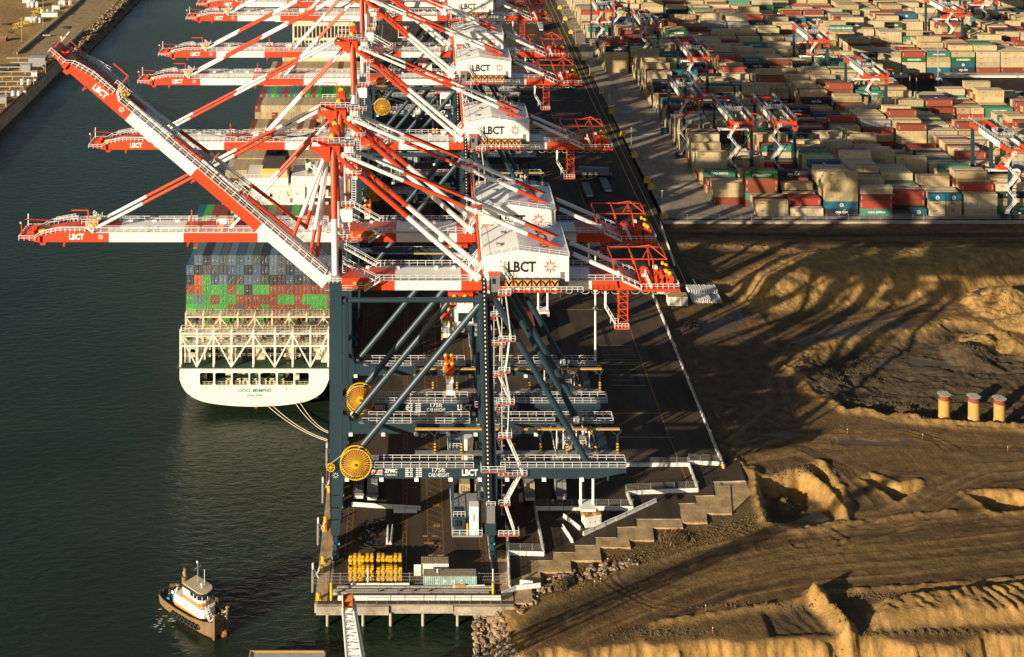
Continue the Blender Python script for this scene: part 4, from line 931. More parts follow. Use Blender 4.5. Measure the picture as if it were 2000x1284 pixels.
NUM = ['first','second','third','fourth','fifth','sixth','seventh','eighth','ninth','tenth','eleventh','twelfth']
NIND = 190
BLK = ['front yard block','second yard block','third yard block']
for n,(vis,k,i,r,t,c,v,x,y,ln) in enumerate(items[:NIND]):
    o = obj('shipping_container', cont_data(c,ln)); o.location = (x,y,.02+t*CH)
    cn = {'navy':'dark navy','evergreen':'dark green','sea green':'pale green'}.get(c,c)
    half = '' if ln > 7 else (' short apron-side half' if abs(x-BX-i*BP) < 2.5 else ' short inland half')
    tag(o, f"{cn}{half} container, {ORD[min(t,5)]} tier, stack {NUM[min(max(i,0),11)]} from the apron, {NUM[r]} row, {['front','second','third','fourth'][min(k,3)]} block", 'container', 'containers stacked in the yard')
    md = mark_data(c,v,ln)
    if md: obj('lettering', md, o)
# the rest of the yard: one mass
def far_boxes():
    V=[];Fc=[];Cc=[];o=0
    cube = np.array([(0,0,0),(1,0,0),(1,1,0),(0,1,0),(0,0,1),(1,0,1),(1,1,1),(0,1,1)],float)
    q = np.array([(4,5,6,7),(0,1,5,4),(1,2,6,5),(3,0,4,7),(2,3,7,6)])
    lv=[];lf=[];lc=[];lo=0
    for vis,k,i,r,t,c,v,x,y,ln in items[NIND:]:
        V.append(cube*(ln-.06,CW-.06,CH-.05)+(x,y,.02+t*CH)); Fc.append(q+o); o+=8
        col = np.array(CONT[c])*rnd.uniform(.78,1.15); Cc.append(np.tile(col,(8,1)))
        if vis > 0 and k < 9:
            if c in ('beige','pale') and v != 'COSCO':
                p = np.array([(1.7,0,1.7),(3.1,0,1.7),(3.1,0,2.1),(1.7,0,2.1)])+(x,y-.03,.02+t*CH); lv.append(p); lf.append([tuple(range(lo,lo+4))]); lo+=4; lc.append(np.tile((.5,.03,.03),(4,1)))
            else:
                mb = _mk(c,v,ln)
                if mb is None: continue
                p = np.array(mb.v)+(x,y,.02+t*CH); lv.append(p); lf.append([tuple(a+lo for a in f) for f in mb.f]); lo+=len(p); lc.append(np.tile((.05,.07,.11) if v=='COSCO' else (.75,.74,.7),(len(p),1)))
    nb = o; V = np.concatenate(V+lv); faces = [tuple(f) for f in np.concatenate(Fc)]+[tuple(a+nb for a in f) for l in lf for f in l]; Cc = np.concatenate(Cc+lc)
    me = bpy.data.meshes.new('stacked_containers'); me.from_pydata(V.tolist(),[],faces)
    ca = me.color_attributes.new('Col','FLOAT_COLOR','POINT'); ca.data.foreach_set('color',np.concatenate([Cc,np.ones((len(Cc),1))],1).astype(np.float32).ravel()); me.materials.append(M['box mixed'])
    return stuff(tag(obj('stacked_containers',me),'mass of stacked containers filling the far part of the yard','containers'))
_mkc = {}
def _mk(c,v,ln):
    if (c,v,ln) not in _mkc: b = mark_mb(c,v,ln); _mkc[(c,v,ln)] = b if b.v else None
    return _mkc[(c,v,ln)]
far_boxes()
# rails between blocks
b = MB()
for k in range(12):
    for y in (497.6+k*KP, 530.6+k*KP):
        for dy in (0,.9): b.box(100,420+k*20,y+dy,y+dy+.12,0,.06,'steel')
        b.box(99,420+k*20,y-.5,y-.2,0,.05,'concrete')
struct(b.build('yard_rails'))
# ---- rail-mounted yard cranes
def yard_crane(root, tro, spr):
    W, S, ZT = 7.4, 33.0, 24.0
    for x in (0,W):
        for y in (0,S):
            b = MB(); b.hexa([(x-.65,y-.7),(x+.65,y-.7),(x+.65,y+.7),(x-.65,y+.7)],[(x-.5,y-.55),(x+.5,y-.55),(x+.5,y+.55),(x-.5,y+.55)],2.2,ZT,'blue'); b.build('leg',root)
        b = MB()
        for y0,y1,m in ((-1.6,7,'red'),(7,26,'white'),(26,S+1.6,'red')):
            b.prismx([(y0,ZT+(.9 if y0<0 else 0)),(y1-(0 if y1<30 else 0),ZT),(y1,ZT+2.6),(y0,ZT+2.6)],x-.55,x+.55,m)
        b.prismx([(-1.65,ZT-1.4),(.9,ZT-1.4),(1.2,ZT),(-1.65,ZT)],x-.6,x+.6,'red')
        g = b.build('girder',root)
        b = MB(); b.rail([(x+(.9 if x else -.9),-1.6,ZT+2.6),(x+(.9 if x else -.9),S+1.6,ZT+2.6)],1.1,2.4,.06); b.rail([(x+.4*(1 if x else -1),-1.6,ZT+2.6),(x+.4*(1 if x else -1),S+1.6,ZT+2.6)],1.1,4.8,.05); b.box(x-.95,x+.95,-1.6,S+1.6,ZT+2.5,ZT+2.62,'dark'); b.build('handrail',g)
    for y in (0,S):
        b = MB(); b.box(-3.5,W+3.5,y-.6,y+.6,1.4,2.9,'blue')
        for x in (-3,-1.8,W+1.8,W+3,1,W-1): b.tube((x,y-.4,.5),(x,y+.4,.5),.45,'dark',8); b.box(x-.55,x+.55,y-.5,y+.5,.6,1.4,'blue')
        b.box(W/2-.6,W/2+.2,y-.64,y-.6,1.9,2.4,'rail_white'); b.build('sill_beam',root)
        b = MB(); b.beam((.5,y,11),(W-.5,y,11),.3,.3,'blue'); b.beam((.5,y,11),(W-.4,y,20.5),.28,.28,'blue'); b.beam((.5,y,11),(W-.4,y,3),.28,.28,'blue') if y else None; b.build('brace',root)
    b = MB(); 
    for y in (-1.2,S+1.2): b.box(.55,W-.55,y-.3,y+.3,ZT+1.2,ZT+2.2,'red')
    b.beam((W,-1.4,ZT+2.6),(W,-1.4,ZT+5.6),.35,.35,'red'); b.beam((W-.2,-1.4,ZT+5.5),(W+2.4,-1.4,ZT+5.2),.4,.35,'red'); b.build('end_tie',root)
    b = MB(); zz = [2.4,6.8,11.2,15.6,20,24.5]; xs = [-1.8,1.9,-1.8,1.9,-1.8,1.0]
    for k in range(6):
        b.box(xs[k]-.7,xs[k]+.7,-1.9,-.8,zz[k]-.15,zz[k],'rail_white'); b.rail([(xs[k]-.7,-1.9,zz[k]),(xs[k]+.7,-1.9,zz[k])],1.1,.7,.1)
        if k: b.stair((xs[k-1],-1.35,zz[k-1]),(xs[k],-1.35,zz[k]),.8,tread='steel')
    b.build('stairway',root)
    b = MB(); c = (W+2.0,5.2); b.ring(c,2.0,2.25,-1.4,-1.2,'yellow',20)
    for k in range(16): t=k*math.pi/8; b.beam((c[0],-1.3,c[1]),(c[0]+2.1*math.cos(t),-1.3,c[1]+2.1*math.sin(t)),.14,.1,'yellow',up=(0,1,0))
    b.ring(c,.4,1.6,-1.2,-.8,'copper',16); b.box(W+.5,W+2.3,-1,-.4,4.8,5.6,'blue'); b.build('cable_reel',root)
    b = MB(); rr = random.Random(int(tro*10)); y = tro
    b.box(.7,W-.7,y-3,y+3,ZT+2.7,ZT+3.4,'grey')
    for k in range(22): a=rr.uniform(.8,W-1.6); q=rr.uniform(y-3,y+2); h=rr.uniform(.4,1.9); b.box(a,a+rr.uniform(.4,1.5),q,q+rr.uniform(.4,1.5),ZT+3.4,ZT+3.4+h,rr.choice(['dark','grey','dark','dark','blue','steel']))
    b.rail([(.6,y-3.2,ZT+3.4),(W-.6,y-3.2,ZT+3.4),(W-.6,y+3.2,ZT+3.4)],1.1,1,.1); b.rail([(.6,y-3.2,ZT+3.4),(.6,y+3.2,ZT+3.4),(W-.6,y+3.2,ZT+3.4)],1.1,1,.1)
    t = b.build('trolley',root)
    b = MB(); zs = spr
    for x in (1.5,W-1.5):
        for yy in (y-1,y+1): b.tube((x,yy,zs+1.8),(x,yy,ZT+2.7),.05,'cable',4)
    b.box(1.2,W-1.2,y-1.2,y+1.2,zs+.7,zs+1.9,'red'); b.box(2.6,4.6,y-1.4,y+1.4,zs+1.4,zs+2.6,'red'); b.box(W/2-6.1,W/2+6.1,y-.6,y+.6,zs,zs+.7,'rail_white')
    for x in (W/2-6.1,W/2+5.7): b.box(x,x+.4,y-1.25,y+1.25,zs-.2,zs+.6,'rail_white')
    b.build('spreader',t)
YC = [(2,116.2,17,13),(1,128.8,15,18),(1,146,18,21),(5,202,14,14),(3,207,16,20),(0,224,14,13),(4,134,15,20),(6,123,18,15),(8,119,14,17),(7,298,13,18),(8,332,17,18),(7,104.5,15,16)]
YL = ['standing over the leftmost stacks of the third block','with a white spreader lowered beside the pale green box','just right of the crane with the lowered spreader','in the middle of the yard, fifth block','by the truck road, legs behind the round lamp posts','at the right edge of the front block','over the fourth block near the apron','farther left along the apron, seventh block','farthest up the apron side','near the upper right corner, left one','at the upper right corner, right one','behind the quay crane tails near the apron']
protos = {}
for (k,x,tro,spr),l in zip(YC,YL):
    root = thing('yard_crane','red and white yard gantry crane '+l,'crane',(x,497.7+k*KP,0),0,'yard gantry cranes over the container blocks')
    yard_crane(root,tro,spr)
# ---- apron: lamp poles and yellow boxes
for k,(px,py) in enumerate(((1293,430),(1233,300),(1190,215),(1152,147),(1124,90),(1100,45))):
    p = at(px,py); b = MB(); b.tube((0,0,0),(0,0,11),.16,'steel',8,.11); b.box(-.4,.4,-.4,.4,0,.5,'concrete'); o = b.build('lamp_pole'); o.location = p; b = MB(); b.box(-.5,.5,-.15,.15,10.8,11.1,'steel'); b.build('lamp_head',o)
    tag(o,f"thin grey lamp pole on the apron edge, {NUM[k]} from the yard fence corner",'lamp pole','lamp poles along the apron')
for k,(px,py) in enumerate(((1297,427),(1272,370),(1264,357),(1240,308),(1217,266),(1195,222),(1175,183),(1157,150),(1140,118),(1128,92),(1115,66),(1104,40),(1093,18))):
    p = at(px,py); b = MB(); b.hexa([(-1.3,-1),(1.3,-1),(1.3,1),(-1.3,1)],[(-1.2,-.2),(1.2,-.2),(1.2,.9),(-1.2,.9)],.2,1.7,'yellow'); b.box(-1.4,1.4,-1.1,1.1,0,.25,'grey'); b.box(-.5,.6,-.3,.6,1.7,2.4,'yellow'); o = b.build('signal_box'); o.location = p
    tag(o,f"small yellow signal box at the apron edge, {NUM[min(k,11)] if k<12 else 'last'} counted from the yard fence",'signal box','yellow boxes along the apron')
# yard fence
fence_y = 495.6
root = thing('wire_fence','long wire mesh fence with thin posts along the front of the yard','fence',(95,fence_y,0))
mat('mesh_wire',(.30,.29,.27),.6,.1)
for x in np.arange(0,166,4.0): MB().tube((float(x),0,-.5),(float(x),0,2.3),.06,'steel',5).build('post',root)
b = MB()
for z in (.2,.8,1.5,2.2): b.beam((0,0,z),(164,0,z),.035,.035,'mesh_wire')
b.build('wire',root)
b = MB(); b.box(93.6,330,493.6,494.6,-1,.15,'concrete'); b.box(93.6,330,494.9,495.3,-1,.05,'rough_concrete'); tag(b.build('kerb'),'pale concrete kerb running below the yard fence','kerb')
# truck road inside the yard
sheet('road',[(236,634.5),(420,634.5),(460,698),(250,698)],.012,'asphalt_patch')
b = MB(); b.box(0,150,0,.5,0,1.1,'barrier'); o = b.build('barrier_wall'); o.location = (252,695,0); tag(o,'long low white wall behind the yard truck road','wall')
b = MB(); b.box(0,60,0,.5,0,1.1,'barrier'); o = b.build('barrier_wall'); o.location = (281,668,0); o.rotation_euler = (0,0,R(-55)); tag(o,'slanting low white wall beside the yard truck road','wall')
def semi(name,label,loc,rz,boxc,cab):
    root = thing(name,label,'truck',loc,rz); M.setdefault
    b = MB(); b.box(0,12.2,-1.25,1.25,1.2,3.95,'box '+boxc); b.build('cargo_box',root); b = MB(); b.box(0,13,-.5,.5,.8,1.2,'dark'); b.build('chassis',root)
    b = MB(); b.prism([(12.6,.6),(16.6,.6),(16.6,1.9),(15.2,2.1),(14.6,3.4),(12.7,3.6)],-1.2,1.2,cab); b.build('cab',root)
    b = MB(); b.prism([(14.72,3.2),(15.22,2.15),(15.26,2.15),(14.78,3.25)],-1.1,1.1,'glass'); b.build('windscreen',root)
    for x in (1.2,2.5,11.2,12.4,15.6):
        for y in (-1.2,.8): MB().tube((x,y,.52),(x,y+.4,.52),.52,'tyre',10).build('wheel',root)
semi('lorry','white lorry with maroon box on the yard truck road beside the wall',(238+20,689,.02),0,'brown','white')
semi('lorry','white lorry with beige box driving along the yard truck road',(268,655,.02),R(-3),'beige','white')
for k,(px,py) in enumerate(((1733,190),(1745,185),(1760,186),(1777,191),(1790,188),(1832,210))):
    p = at(px,py); h = 11 if k < 5 else 30; b = MB(); b.tube((0,0,0),(0,0,h),.25,'steel',8,.18); b.box(-.6,.6,-.2,.2,h-.3,h+.1,'steel'); o = b.build('lamp_pole'); o.location = p
    tag(o,(f"pale round post at the truck road, {NUM[k]} from left" if k < 5 else 'tall slim light mast rising at the yard truck road'),'lamp pole','posts at the yard truck road')
# ------------------------------------------------------------------ container ship at the berth
SXC, SY = -43.0, 366.0
mat('hull',(.80,.76,.69),.55,.35,.25,(.58,.48,.36),streak=True); mat('hull_side',(.16,.05,.03),.6,.3); mat('ship_cream',(.66,.58,.42),.6,.4,.5,(.40,.30,.18)); mat('deck_green',(.025,.075,.04),.7,.3); mat('ship_white',(.78,.75,.66),.55,.3,.4,(.55,.48,.36)); mat('funnel_yellow',(.70,.42,.08),.5,.2); mat('name_teal',(.03,.25,.30),.6,.1)
ship = thing('container_ship','long cargo ship with white stern moored beside the quay cranes','ship',(SXC,SY,ZW))
def spart(mb,name,parent=None): 
    mb.v = [(x-SXC,y-SY,z-ZW) for x,y,z in mb.v]; return mb.build(name, parent or ship)
prof = [(-1,7.5),(-1,4.6),(-.966,2.8),(-.88,.56),(-.683,-1.46),(-.35,-2.5),(0,-2.8)]; prof = [(0-1.0,7.5)]+[tuple(np.array([t**3,t*t,t,1])@(.5*np.array([(-1,3,-3,1),(2,-5,4,-1),(-1,0,1,0),(0,2,0,0)]))@np.array([prof[max(i-1,1)],prof[i],prof[i+1],prof[i+2] if i+2 < 7 else (.35,-2.5)])) for i in range(1,6) for t in (0,.25,.5,.75)]+[(0.0,-2.8)]
prof = prof+[(-a,z) for a,z in reversed(prof[:-1])]
secs = [(366,20.5,0,0),(372,21.3,.3,0),(384,22.6,2.5,0),(400,23.4,8,0),(640,23.4,8,0),(700,17,8,2),(728,5,6,4),(736,.4,5,5)]
b = MB(); n = len(prof)
for j,(y,hw,dp,up) in enumerate(secs):
    for a,z in prof: b.v.append((SXC+a*hw,y,(z-dp*max(0,min(1,(4.6-z)/6.0)) if z < 4.6 else z+up)))
for j in range(len(secs)-1):
    for i in range(n-1): b.f.append((j*n+i,(j+1)*n+i,(j+1)*n+i+1,j*n+i+1)); b.m.append(b.mi('hull'))
spart(b,'hull')
# stern plate with seven mooring openings
def tx(z): return SXC+(z-886)/814*20.5
b = MB(); yt = 366.0
wins = [(292,440),(460,632),(650,825),(840,935),(952,1122),(1142,1315),(1333,1483)]; zt, zb = 6.5, 3.1
def quad(x0,x1,z0,z1): b.box(x0,x1,yt-.12,yt+.25,z0,z1,'hull')
quad(SXC-20.5,SXC+20.5,zt,7.5); xs = [SXC-20.5]+[tx(v) for w in wins for v in w]+[SXC+20.5]
for k in range(0,len(xs),2): 
    x0,x1 = xs[k],xs[k+1]
    if k in (0,len(xs)-2):
        e = SXC-20.5 if k == 0 else SXC+20.5; i = x1 if k == 0 else x0; s = 1 if k == 0 else -1
        b.prism([(e,zt),(i,zt),(i,zb),(e+s*.6,zb),(e,4.6)] if k == 0 else [(i,zt),(e,zt),(e,4.6),(e+s*.6,zb),(i,zb)],yt-.12,yt+.25,'hull')
    else: quad(x0,x1,zb,zt)
low = [(SXC-20.5*.973,zb)]+[(SXC+a*20.5,z) for a,z in prof if z < 3.0]+[(SXC+20.5*.973,zb)]
b.prism(low,yt-.12,yt+.25,'hull')
tr = spart(b,'transom')
b = MB()
for k,(u,v) in enumerate(wins):   # corner fillets of the openings
    for x,s in ((tx(u),1),(tx(v),-1)):
        for z,t in ((zt,-1),(zb,1)): b.prism([(x,z),(x+s*.35,z),(x,z+t*.35)] if s*t < 0 else [(x,z),(x,z+t*.35),(x+s*.35,z)],yt-.12,yt+.25,'hull')
spart(b,'opening_trim',tr)
b = MB(); text(b,'OOCL MEMPHIS',(tx(893),yt-.15,1.65),1.05,'name_teal',9.2,bold=.03); spart(b,'ship_name',tr); b = MB(); text(b,'HONG  KONG',(tx(893),yt-.15,.3),.65,'name_teal',4.4,bold=.03); spart(b,'home_port',tr)
b = MB(); b.box(SXC-20.2,SXC+20.2,366.4,380,2.6,2.8,'deck_green'); b.box(SXC-20.2,SXC+20.2,376,376.3,2.8,7.2,'ship_cream'); b.box(SXC-20.4,SXC+20.4,366.3,373,7.25,7.45,'deck_green'); rr = random.Random(4)
for z0 in (600,705,785,885,990,1075,1180):
    x = tx(z0); b.box(x-.75,x-.35,366.8,367.3,2.8,4.3,'ship_cream'); b.box(x+.35,x+.75,366.8,367.3,2.8,4.3,'ship_cream'); b.box(x-.75,x+.75,366.8,367.3,4.0,4.4,'ship_cream')
for k in range(14): x = SXC-14+k*2.1+rr.uniform(-.4,.4); y = rr.uniform(369,374); b.tube((x-.7,y,3.8),(x+.7,y,3.8),.8,rr.choice(['deck_green','ship_cream','deck_green']),8)
b.rail([(SXC-15,366.5,2.8),(SXC+15,366.5,2.8)],1.0,1.2,.07,'ship_cream')
spart(b,'mooring_deck')
# rudder
MB_r = MB(); MB_r.prismx([(369,-9),(376,-9),(376,-2.5),(369.6,-2.5)],SXC-.4,SXC+.5,'rust'); spart(MB_r,'rudder')
# deck aft of the boxes
b = MB(); b.box(SXC-22.5,SXC+22.5,373,392,4.3,4.5,'deck_green'); b.box(SXC-22.8,SXC+22.8,392,730,4.2,4.4,'deck_green'); spart(b,'deck')
def lash(y,z0,z1,hw,posts,mats='ship_white'):
    b = MB(); 
    for x in posts: b.beam((x,y,z0),(x,y,z1+.9),.42,.42,mats); b.beam((x,y+1.6,z0),(x,y+1.6,z1+.9),.35,.35,mats)
    for z in (z1-.2,z1-3.6): b.box(posts[0],posts[-1],y-.15,y+.15,z-.3,z+.15,mats); b.box(posts[0],posts[-1],y,y+1.7,z+.05,z+.15,mats)
    o = spart(b,'lashing_bridge')
    b = MB()
    for k in range(len(posts)-1):
        a,c = posts[k],posts[k+1]; zt = z1-.4
        b.beam((a,y,z0) if k%2 else (a,y,zt),(c,y,zt) if k%2 else (c,y,z0),.34,.34,mats)
    spart(b,'diagonal',o)
    b = MB()
    for z in (z1+.1,z1-3.4): b.rail([(posts[0],y-.2,z),(posts[-1],y-.2,z)],1.1,1.2,.07,'ship_cream'); b.rail([(posts[0],y+1.7,z),(posts[-1],y+1.7,z)],1.1,1.2,.07,'ship_cream')
    rr = random.Random(int(y))
    for k in range(90): x = rr.uniform(posts[0],posts[-1]); z = z1+rr.uniform(-.2,1.4); b.beam((x,y+rr.uniform(-.3,1.6),z),(x+rr.uniform(-.5,.5),y+rr.uniform(-.3,1.6),z+rr.uniform(.3,1.0)),.1,.1,rr.choice(['rust','brass','rust','ship_cream','orange_paint']))
    spart(b,'lashing_gear',o); return o
mat('orange_paint',(.45,.13,.03),.6,.3)
p1 = [tx(v) for v in (72,252,435,630,870,1105,1300,1495,1690)]
lash(367.2,7.5,17.0,20.5,p1)
mat('rust_streak',(.42,.25,.12),.8,.5,2)
b = MB(); rr = random.Random(44)
for k in range(26):
    x = SXC+rr.uniform(-15,15); z = rr.choice([3.0,3.0,2.6,6.4]); l = rr.uniform(.4,1.8); w = rr.uniform(.04,.14); b.add([(x-w,yt-.14,z),(x+w,yt-.14,z),(x+w*.3,yt-.14,z-l),(x-w*.3,yt-.14,z-l)],[(0,1,2,3)],'rust_streak')
for x in np.arange(SXC-18,SXC+18,4.5): b.box(x-.02,x+.02,yt-.135,yt-.12,-1.6 if abs(x-SXC) < 14 else .8,3.0,'ship_cream')
for z in (2.2,-.4): b.box(SXC-17.5,SXC+17.5,yt-.135,yt-.12,z-.02,z+.02,'ship_cream')
o = spart(b,'plate_seam',tr); o['kind'] = 'stuff'
p2 = [SXC-22.8+k*45.4/9 for k in range(10)]; lash(389.6,4.5,11.6,23,p2,'ship_cream')
lash(379.5,4.5,10.6,22,[SXC-21.8+k*43.6/8 for k in range(9)],'ship_cream')
b = MB(); rr = random.Random(8)
for k in range(120):
    x = SXC+rr.uniform(-20.5,20.5); y = rr.uniform(369,388); w = rr.uniform(.4,2.6); h = rr.uniform(.4,3.2); b.box(x,x+w,y,y+rr.uniform(.4,2),4.5,4.5+h,rr.choice(['ship_cream','ship_cream','ship_cream','ship_white','deck_green','orange_paint','brass']))
for k in range(10): x = SXC-20+k*4.4; b.tube((x,372.5,8.2),(x+2.8,372.5,8.2),.5,'ship_white',8)
for x in (-19.6,18.2):
    for k in range(5): b.box(SXC+x+k*.35,SXC+x+k*.35+.22,368.6,368.9,8,13.6,'ship_white')
for k in range(9): x = SXC-17+k*4.2; b.box(x,x+2.8,371.4,371.6,7.5,11.5,'dark' if k%2 else 'ship_cream')
for z in (8.6,10.6,12.6): b.rail([(SXC-20,370.5,z),(SXC+20,370.5,z)],1.0,1.6,.07,'ship_cream')
spart(b,'deck_gear')
# aft house with funnel
b = MB(); b.box(-56,-21.5,421,436,4.4,30,'ship_white'); b.box(-54.5,-33.5,422,436,30,38,'ship_white'); b.box(-52.5,-39,423.5,436,38,40.4,'ship_white'); b.box(-33.5,-21.5,422.5,436,30,41.2,'ship_white'); b.box(-38,-33.6,423,434,38,41.0,'ship_white')
house = spart(b,'engine_house')
for x0,x1,z0,z1 in ((-31.0,-28.0,35.0,38.4),(-27.5,-22.4,35.0,38.4),(-31.0,-28.0,31.2,34.4),(-27.5,-22.4,31.2,34.4)):
    b = MB(); yy = 422.44
    b.box(x0,x1,yy-.02,yy+.03,z0,z1,'black'); b.rail([(x0,yy-.1,z0),(x1,yy-.1,z0)],1.0,1.2,.07); b.box(x0+.5,x0+1.4,yy-.06,yy-.02,z0,z0+2.0,'ship_cream'); spart(b,'balcony',house)
b = MB()
for pts in ([(-56,420.9,30),(-34,420.9,30)],[(-54.4,421.9,38),(-34,421.9,38)],[(-33.4,422.4,41.2),(-21.6,422.4,41.2)],[(-52.4,423.4,40.4),(-39,423.4,40.4)],[(-56,420.9,34),(-50,420.9,34)]): b.rail(pts,1.1,1.4,.07)
rr = random.Random(2)
for k in range(46): x = rr.uniform(-53,-23); z0 = 38 if x < -34 else 41.2; b.box(x,x+rr.uniform(.4,1.5),424+rr.random()*6,432,z0,z0+rr.uniform(.6,2.6),rr.choice(['ship_white','ship_cream','grey','deck_green','ship_white']))
for k in range(22): x = rr.uniform(-53,-35); z0 = rr.uniform(31,36.5); b.box(x,x+rr.uniform(.3,.9),421.9,422,z0,z0+rr.uniform(.3,1.6),rr.choice(['ship_cream','ship_cream','grey','brass']))
for x in (-26,-24.2,-28.5): b.tube((x,428,41),(x,428,48),.18,'steel',6)
b.stair((-32.5,424,44),(-28,424,41.2),.8); spart(b,'deck_fitting',house)
b = MB(); b.box(-47.2,-39.4,424.6,434,38,43.0,'funnel_yellow'); b.hexa([(-47.3,424.5),(-39.3,424.5),(-39.3,434.1),(-47.3,434.1)],[(-46.4,425.6),(-40.2,425.6),(-40.2,434.1),(-46.4,434.1)],43,46.6,'black')
b.tube((-43.3,430,46),(-43.3,430,48),2.0,'black',12); b.tube((-46,430,46),(-46,430,48.4),.3,'black',6); b.tube((-40.6,430,46),(-40.6,430,48.8),.3,'black',6)
spart(b,'funnel',house)
for x in (-46.9,-44.3,-41.7): b = MB(); b.box(x,x+2.2,424.5,424.62,38.6,41.4,'ship_cream'); [b.box(x+.1,x+2.1,424.46,424.5,38.9+j*.5,39.05+j*.5,'brass') for j in range(5)]; spart(b,'louvre',house)
# forward accommodation block
b = MB(); b.box(-57.5,-28,648,660,4.4,39.5,'ship_cream'); b.box(-66,-20,649,656,39.5,42,'ship_white'); acc = spart(b,'accommodation_block')
for r in range(2):
    for c in range(16):
        x = -56.6+c*1.8; z = 25+r*7.0; b = MB(); b.box(x,x+1.25,647.9,648.0,z,z+5.6,'black'); spart(b,'window',acc)
# rails along the ship top and the boxes
SBAY = [(393.4,8,'aft'),(406.8,10,'mix'),(447,4,'beige'),(460.5,4,'beige'),(477,7,'beige'),(490.5,7,'beige'),(504,6,'beige'),(518,5,'mix'),(532,5,'mix2'),(546,5,'mix2'),(568,6,'beige'),(586,6,'green'),(602,7,'beige2'),(616,6,'beige'),(630,6,'beige'),(664,6,'beige'),(678,5,'mix'),(692,4,'beige')]
rowcol = [ # top tier downwards, from the port side
 '. steel_blue navy steel_blue slate steel_blue blue steel_blue slate navy steel_blue slate slate blue slate navy slate slate slate',
 'blue navy slate slate slate blue blue navy blue navy steel_blue slate navy blue slate blue navy slate slate',
 'navy orange green blue steel_blue slate slate steel_blue blue slate navy navy blue navy slate navy slate slate navy',
 'brown orange green green green brown green navy green green brown brown brown brown brown brown brown brown brown',
 'green steel_blue green brown green green brown brown brown brown brown green green brown green green green brown green',
 'green green green green green brown slate brown brown green brown brown brown brown brown green green brown brown',
 'navy navy green brown green green green brown green green brown brown green brown green blue blue brown green',
 'brown brown green green green brown brown brown green brown brown brown brown navy green brown brown brown brown']
SCH, SP = 2.9, 2.46
rs = random.Random(31); rest = []
for bi,(y,nt_,sch) in enumerate(SBAY):
    for c in range(19):
        X = -66.4+c*SP
        h = nt_-(1 if c == 0 and sch == 'aft' else 0) - (rs.choice([0,0,0,1]) if sch.startswith('mix') else 0)
        hw = 23.4 if y < 640 else 23.4-(y-640)*.1
        if abs(X+1.2-SXC) > hw: continue
        for t in range(h):
            z = 4.6+t*SCH
            if sch == 'aft':
                cn = rowcol[nt_-1-t].split()[c].replace('_',' ')
                o = obj('shipping_container', cont_data(cn,CL40,True,rs.randrange(5))); o.location = (X,y,z); o.scale = (1,1,SCH/CH-.01)
                cl = {'navy':'dark navy'}.get(cn,cn)
                tag(o,f"{cl} container door end, {NUM[7-t]} tier from the top, {('column '+NUM[c] if c < 12 else 'column '+['thirteenth','fourteenth','fifteenth','sixteenth','seventeenth','eighteenth','nineteenth'][c-12])} from port, stern stack",'container','containers in the stern stack of the ship')
            elif t >= h-3 or c == 0:
                cn = {'mix':lambda: rs.choice(['brown','teal','green','brown','blue','green']),'beige':lambda: rs.choice(['beige']*9+['pale','brown']),'mix2':lambda: rs.choice(['beige','beige','beige','brown']),'green':lambda: rs.choice(['green','green','green','evergreen','brown','sea green','steel blue']),'beige2':lambda: 'beige' if c < 5 or c > 12 else rs.choice(['navy','blue','slate'])}[sch]()
                rest.append((X,y,z,cn))
cube = np.array([(0,0,0),(1,0,0),(1,1,0),(0,1,0),(0,0,1),(1,0,1),(1,1,1),(0,1,1)],float); q = np.array([(4,5,6,7),(0,1,5,4),(1,2,6,5),(3,0,4,7),(2,3,7,6)])
V=[];F=[];Cc=[];o_=0
for X,y,z,cn in rest:
    col_ = np.array(CONT[cn])*rs.uniform(.85,1.1)
    V.append(cube*(CW-.04,CL40,SCH-.06)+(X,y,z)); F.append(q+o_); o_ += 8; Cc.append(np.tile(col_,(8,1)))
    for xx in (.38,.82,1.56,2.0): V.append(cube*(.06,.06,SCH-.4)+(X+xx,y-.05,z+.15)); F.append(q+o_); o_ += 8; Cc.append(np.tile(col_*.55,(8,1)))
    V.append(cube*(.4,.04,.4)+(X+.4,y-.06,z+1.7)); F.append(q+o_); o_ += 8; Cc.append(np.tile((.6,.58,.5) if cn != 'beige' else (.4,.2,.1),(8,1)))
me = bpy.data.meshes.new('ship_containers'); me.from_pydata(np.concatenate(V).tolist(),[],np.concatenate(F).tolist()); Cc = np.concatenate(Cc)
ca = me.color_attributes.new('Col','FLOAT_COLOR','POINT'); ca.data.foreach_set('color',np.concatenate([Cc,np.ones((len(Cc),1))],1).astype(np.float32).ravel()); me.materials.append(M['box mixed'])
stuff(tag(obj('ship_containers',me),'rows of containers stacked on the ship forward of the stern stack','containers'))
# mooring lines
for k,(a,c) in enumerate((((1030,1078),(640,862)),((1085,1078),(640,859)),((1335,1050),(641,846)),((1385,1043),(641,843)))):
    A = Vector((tx(a[0]),365.8,7.5-(a[1]-675)/5.58/7.1+.2)); E = at(c[0],c[1],.5); b = MB()
    b.poly([A.lerp(E,t)-Vector((0,0,1.2*4*t*(1-t))) for t in np.linspace(0,1,10)],.09,'rope',5); o = b.build('mooring_line'); tag(o,f"pale mooring rope from the ship stern to the quay, {NUM[k]} from the rudder",'rope','mooring ropes at the stern')
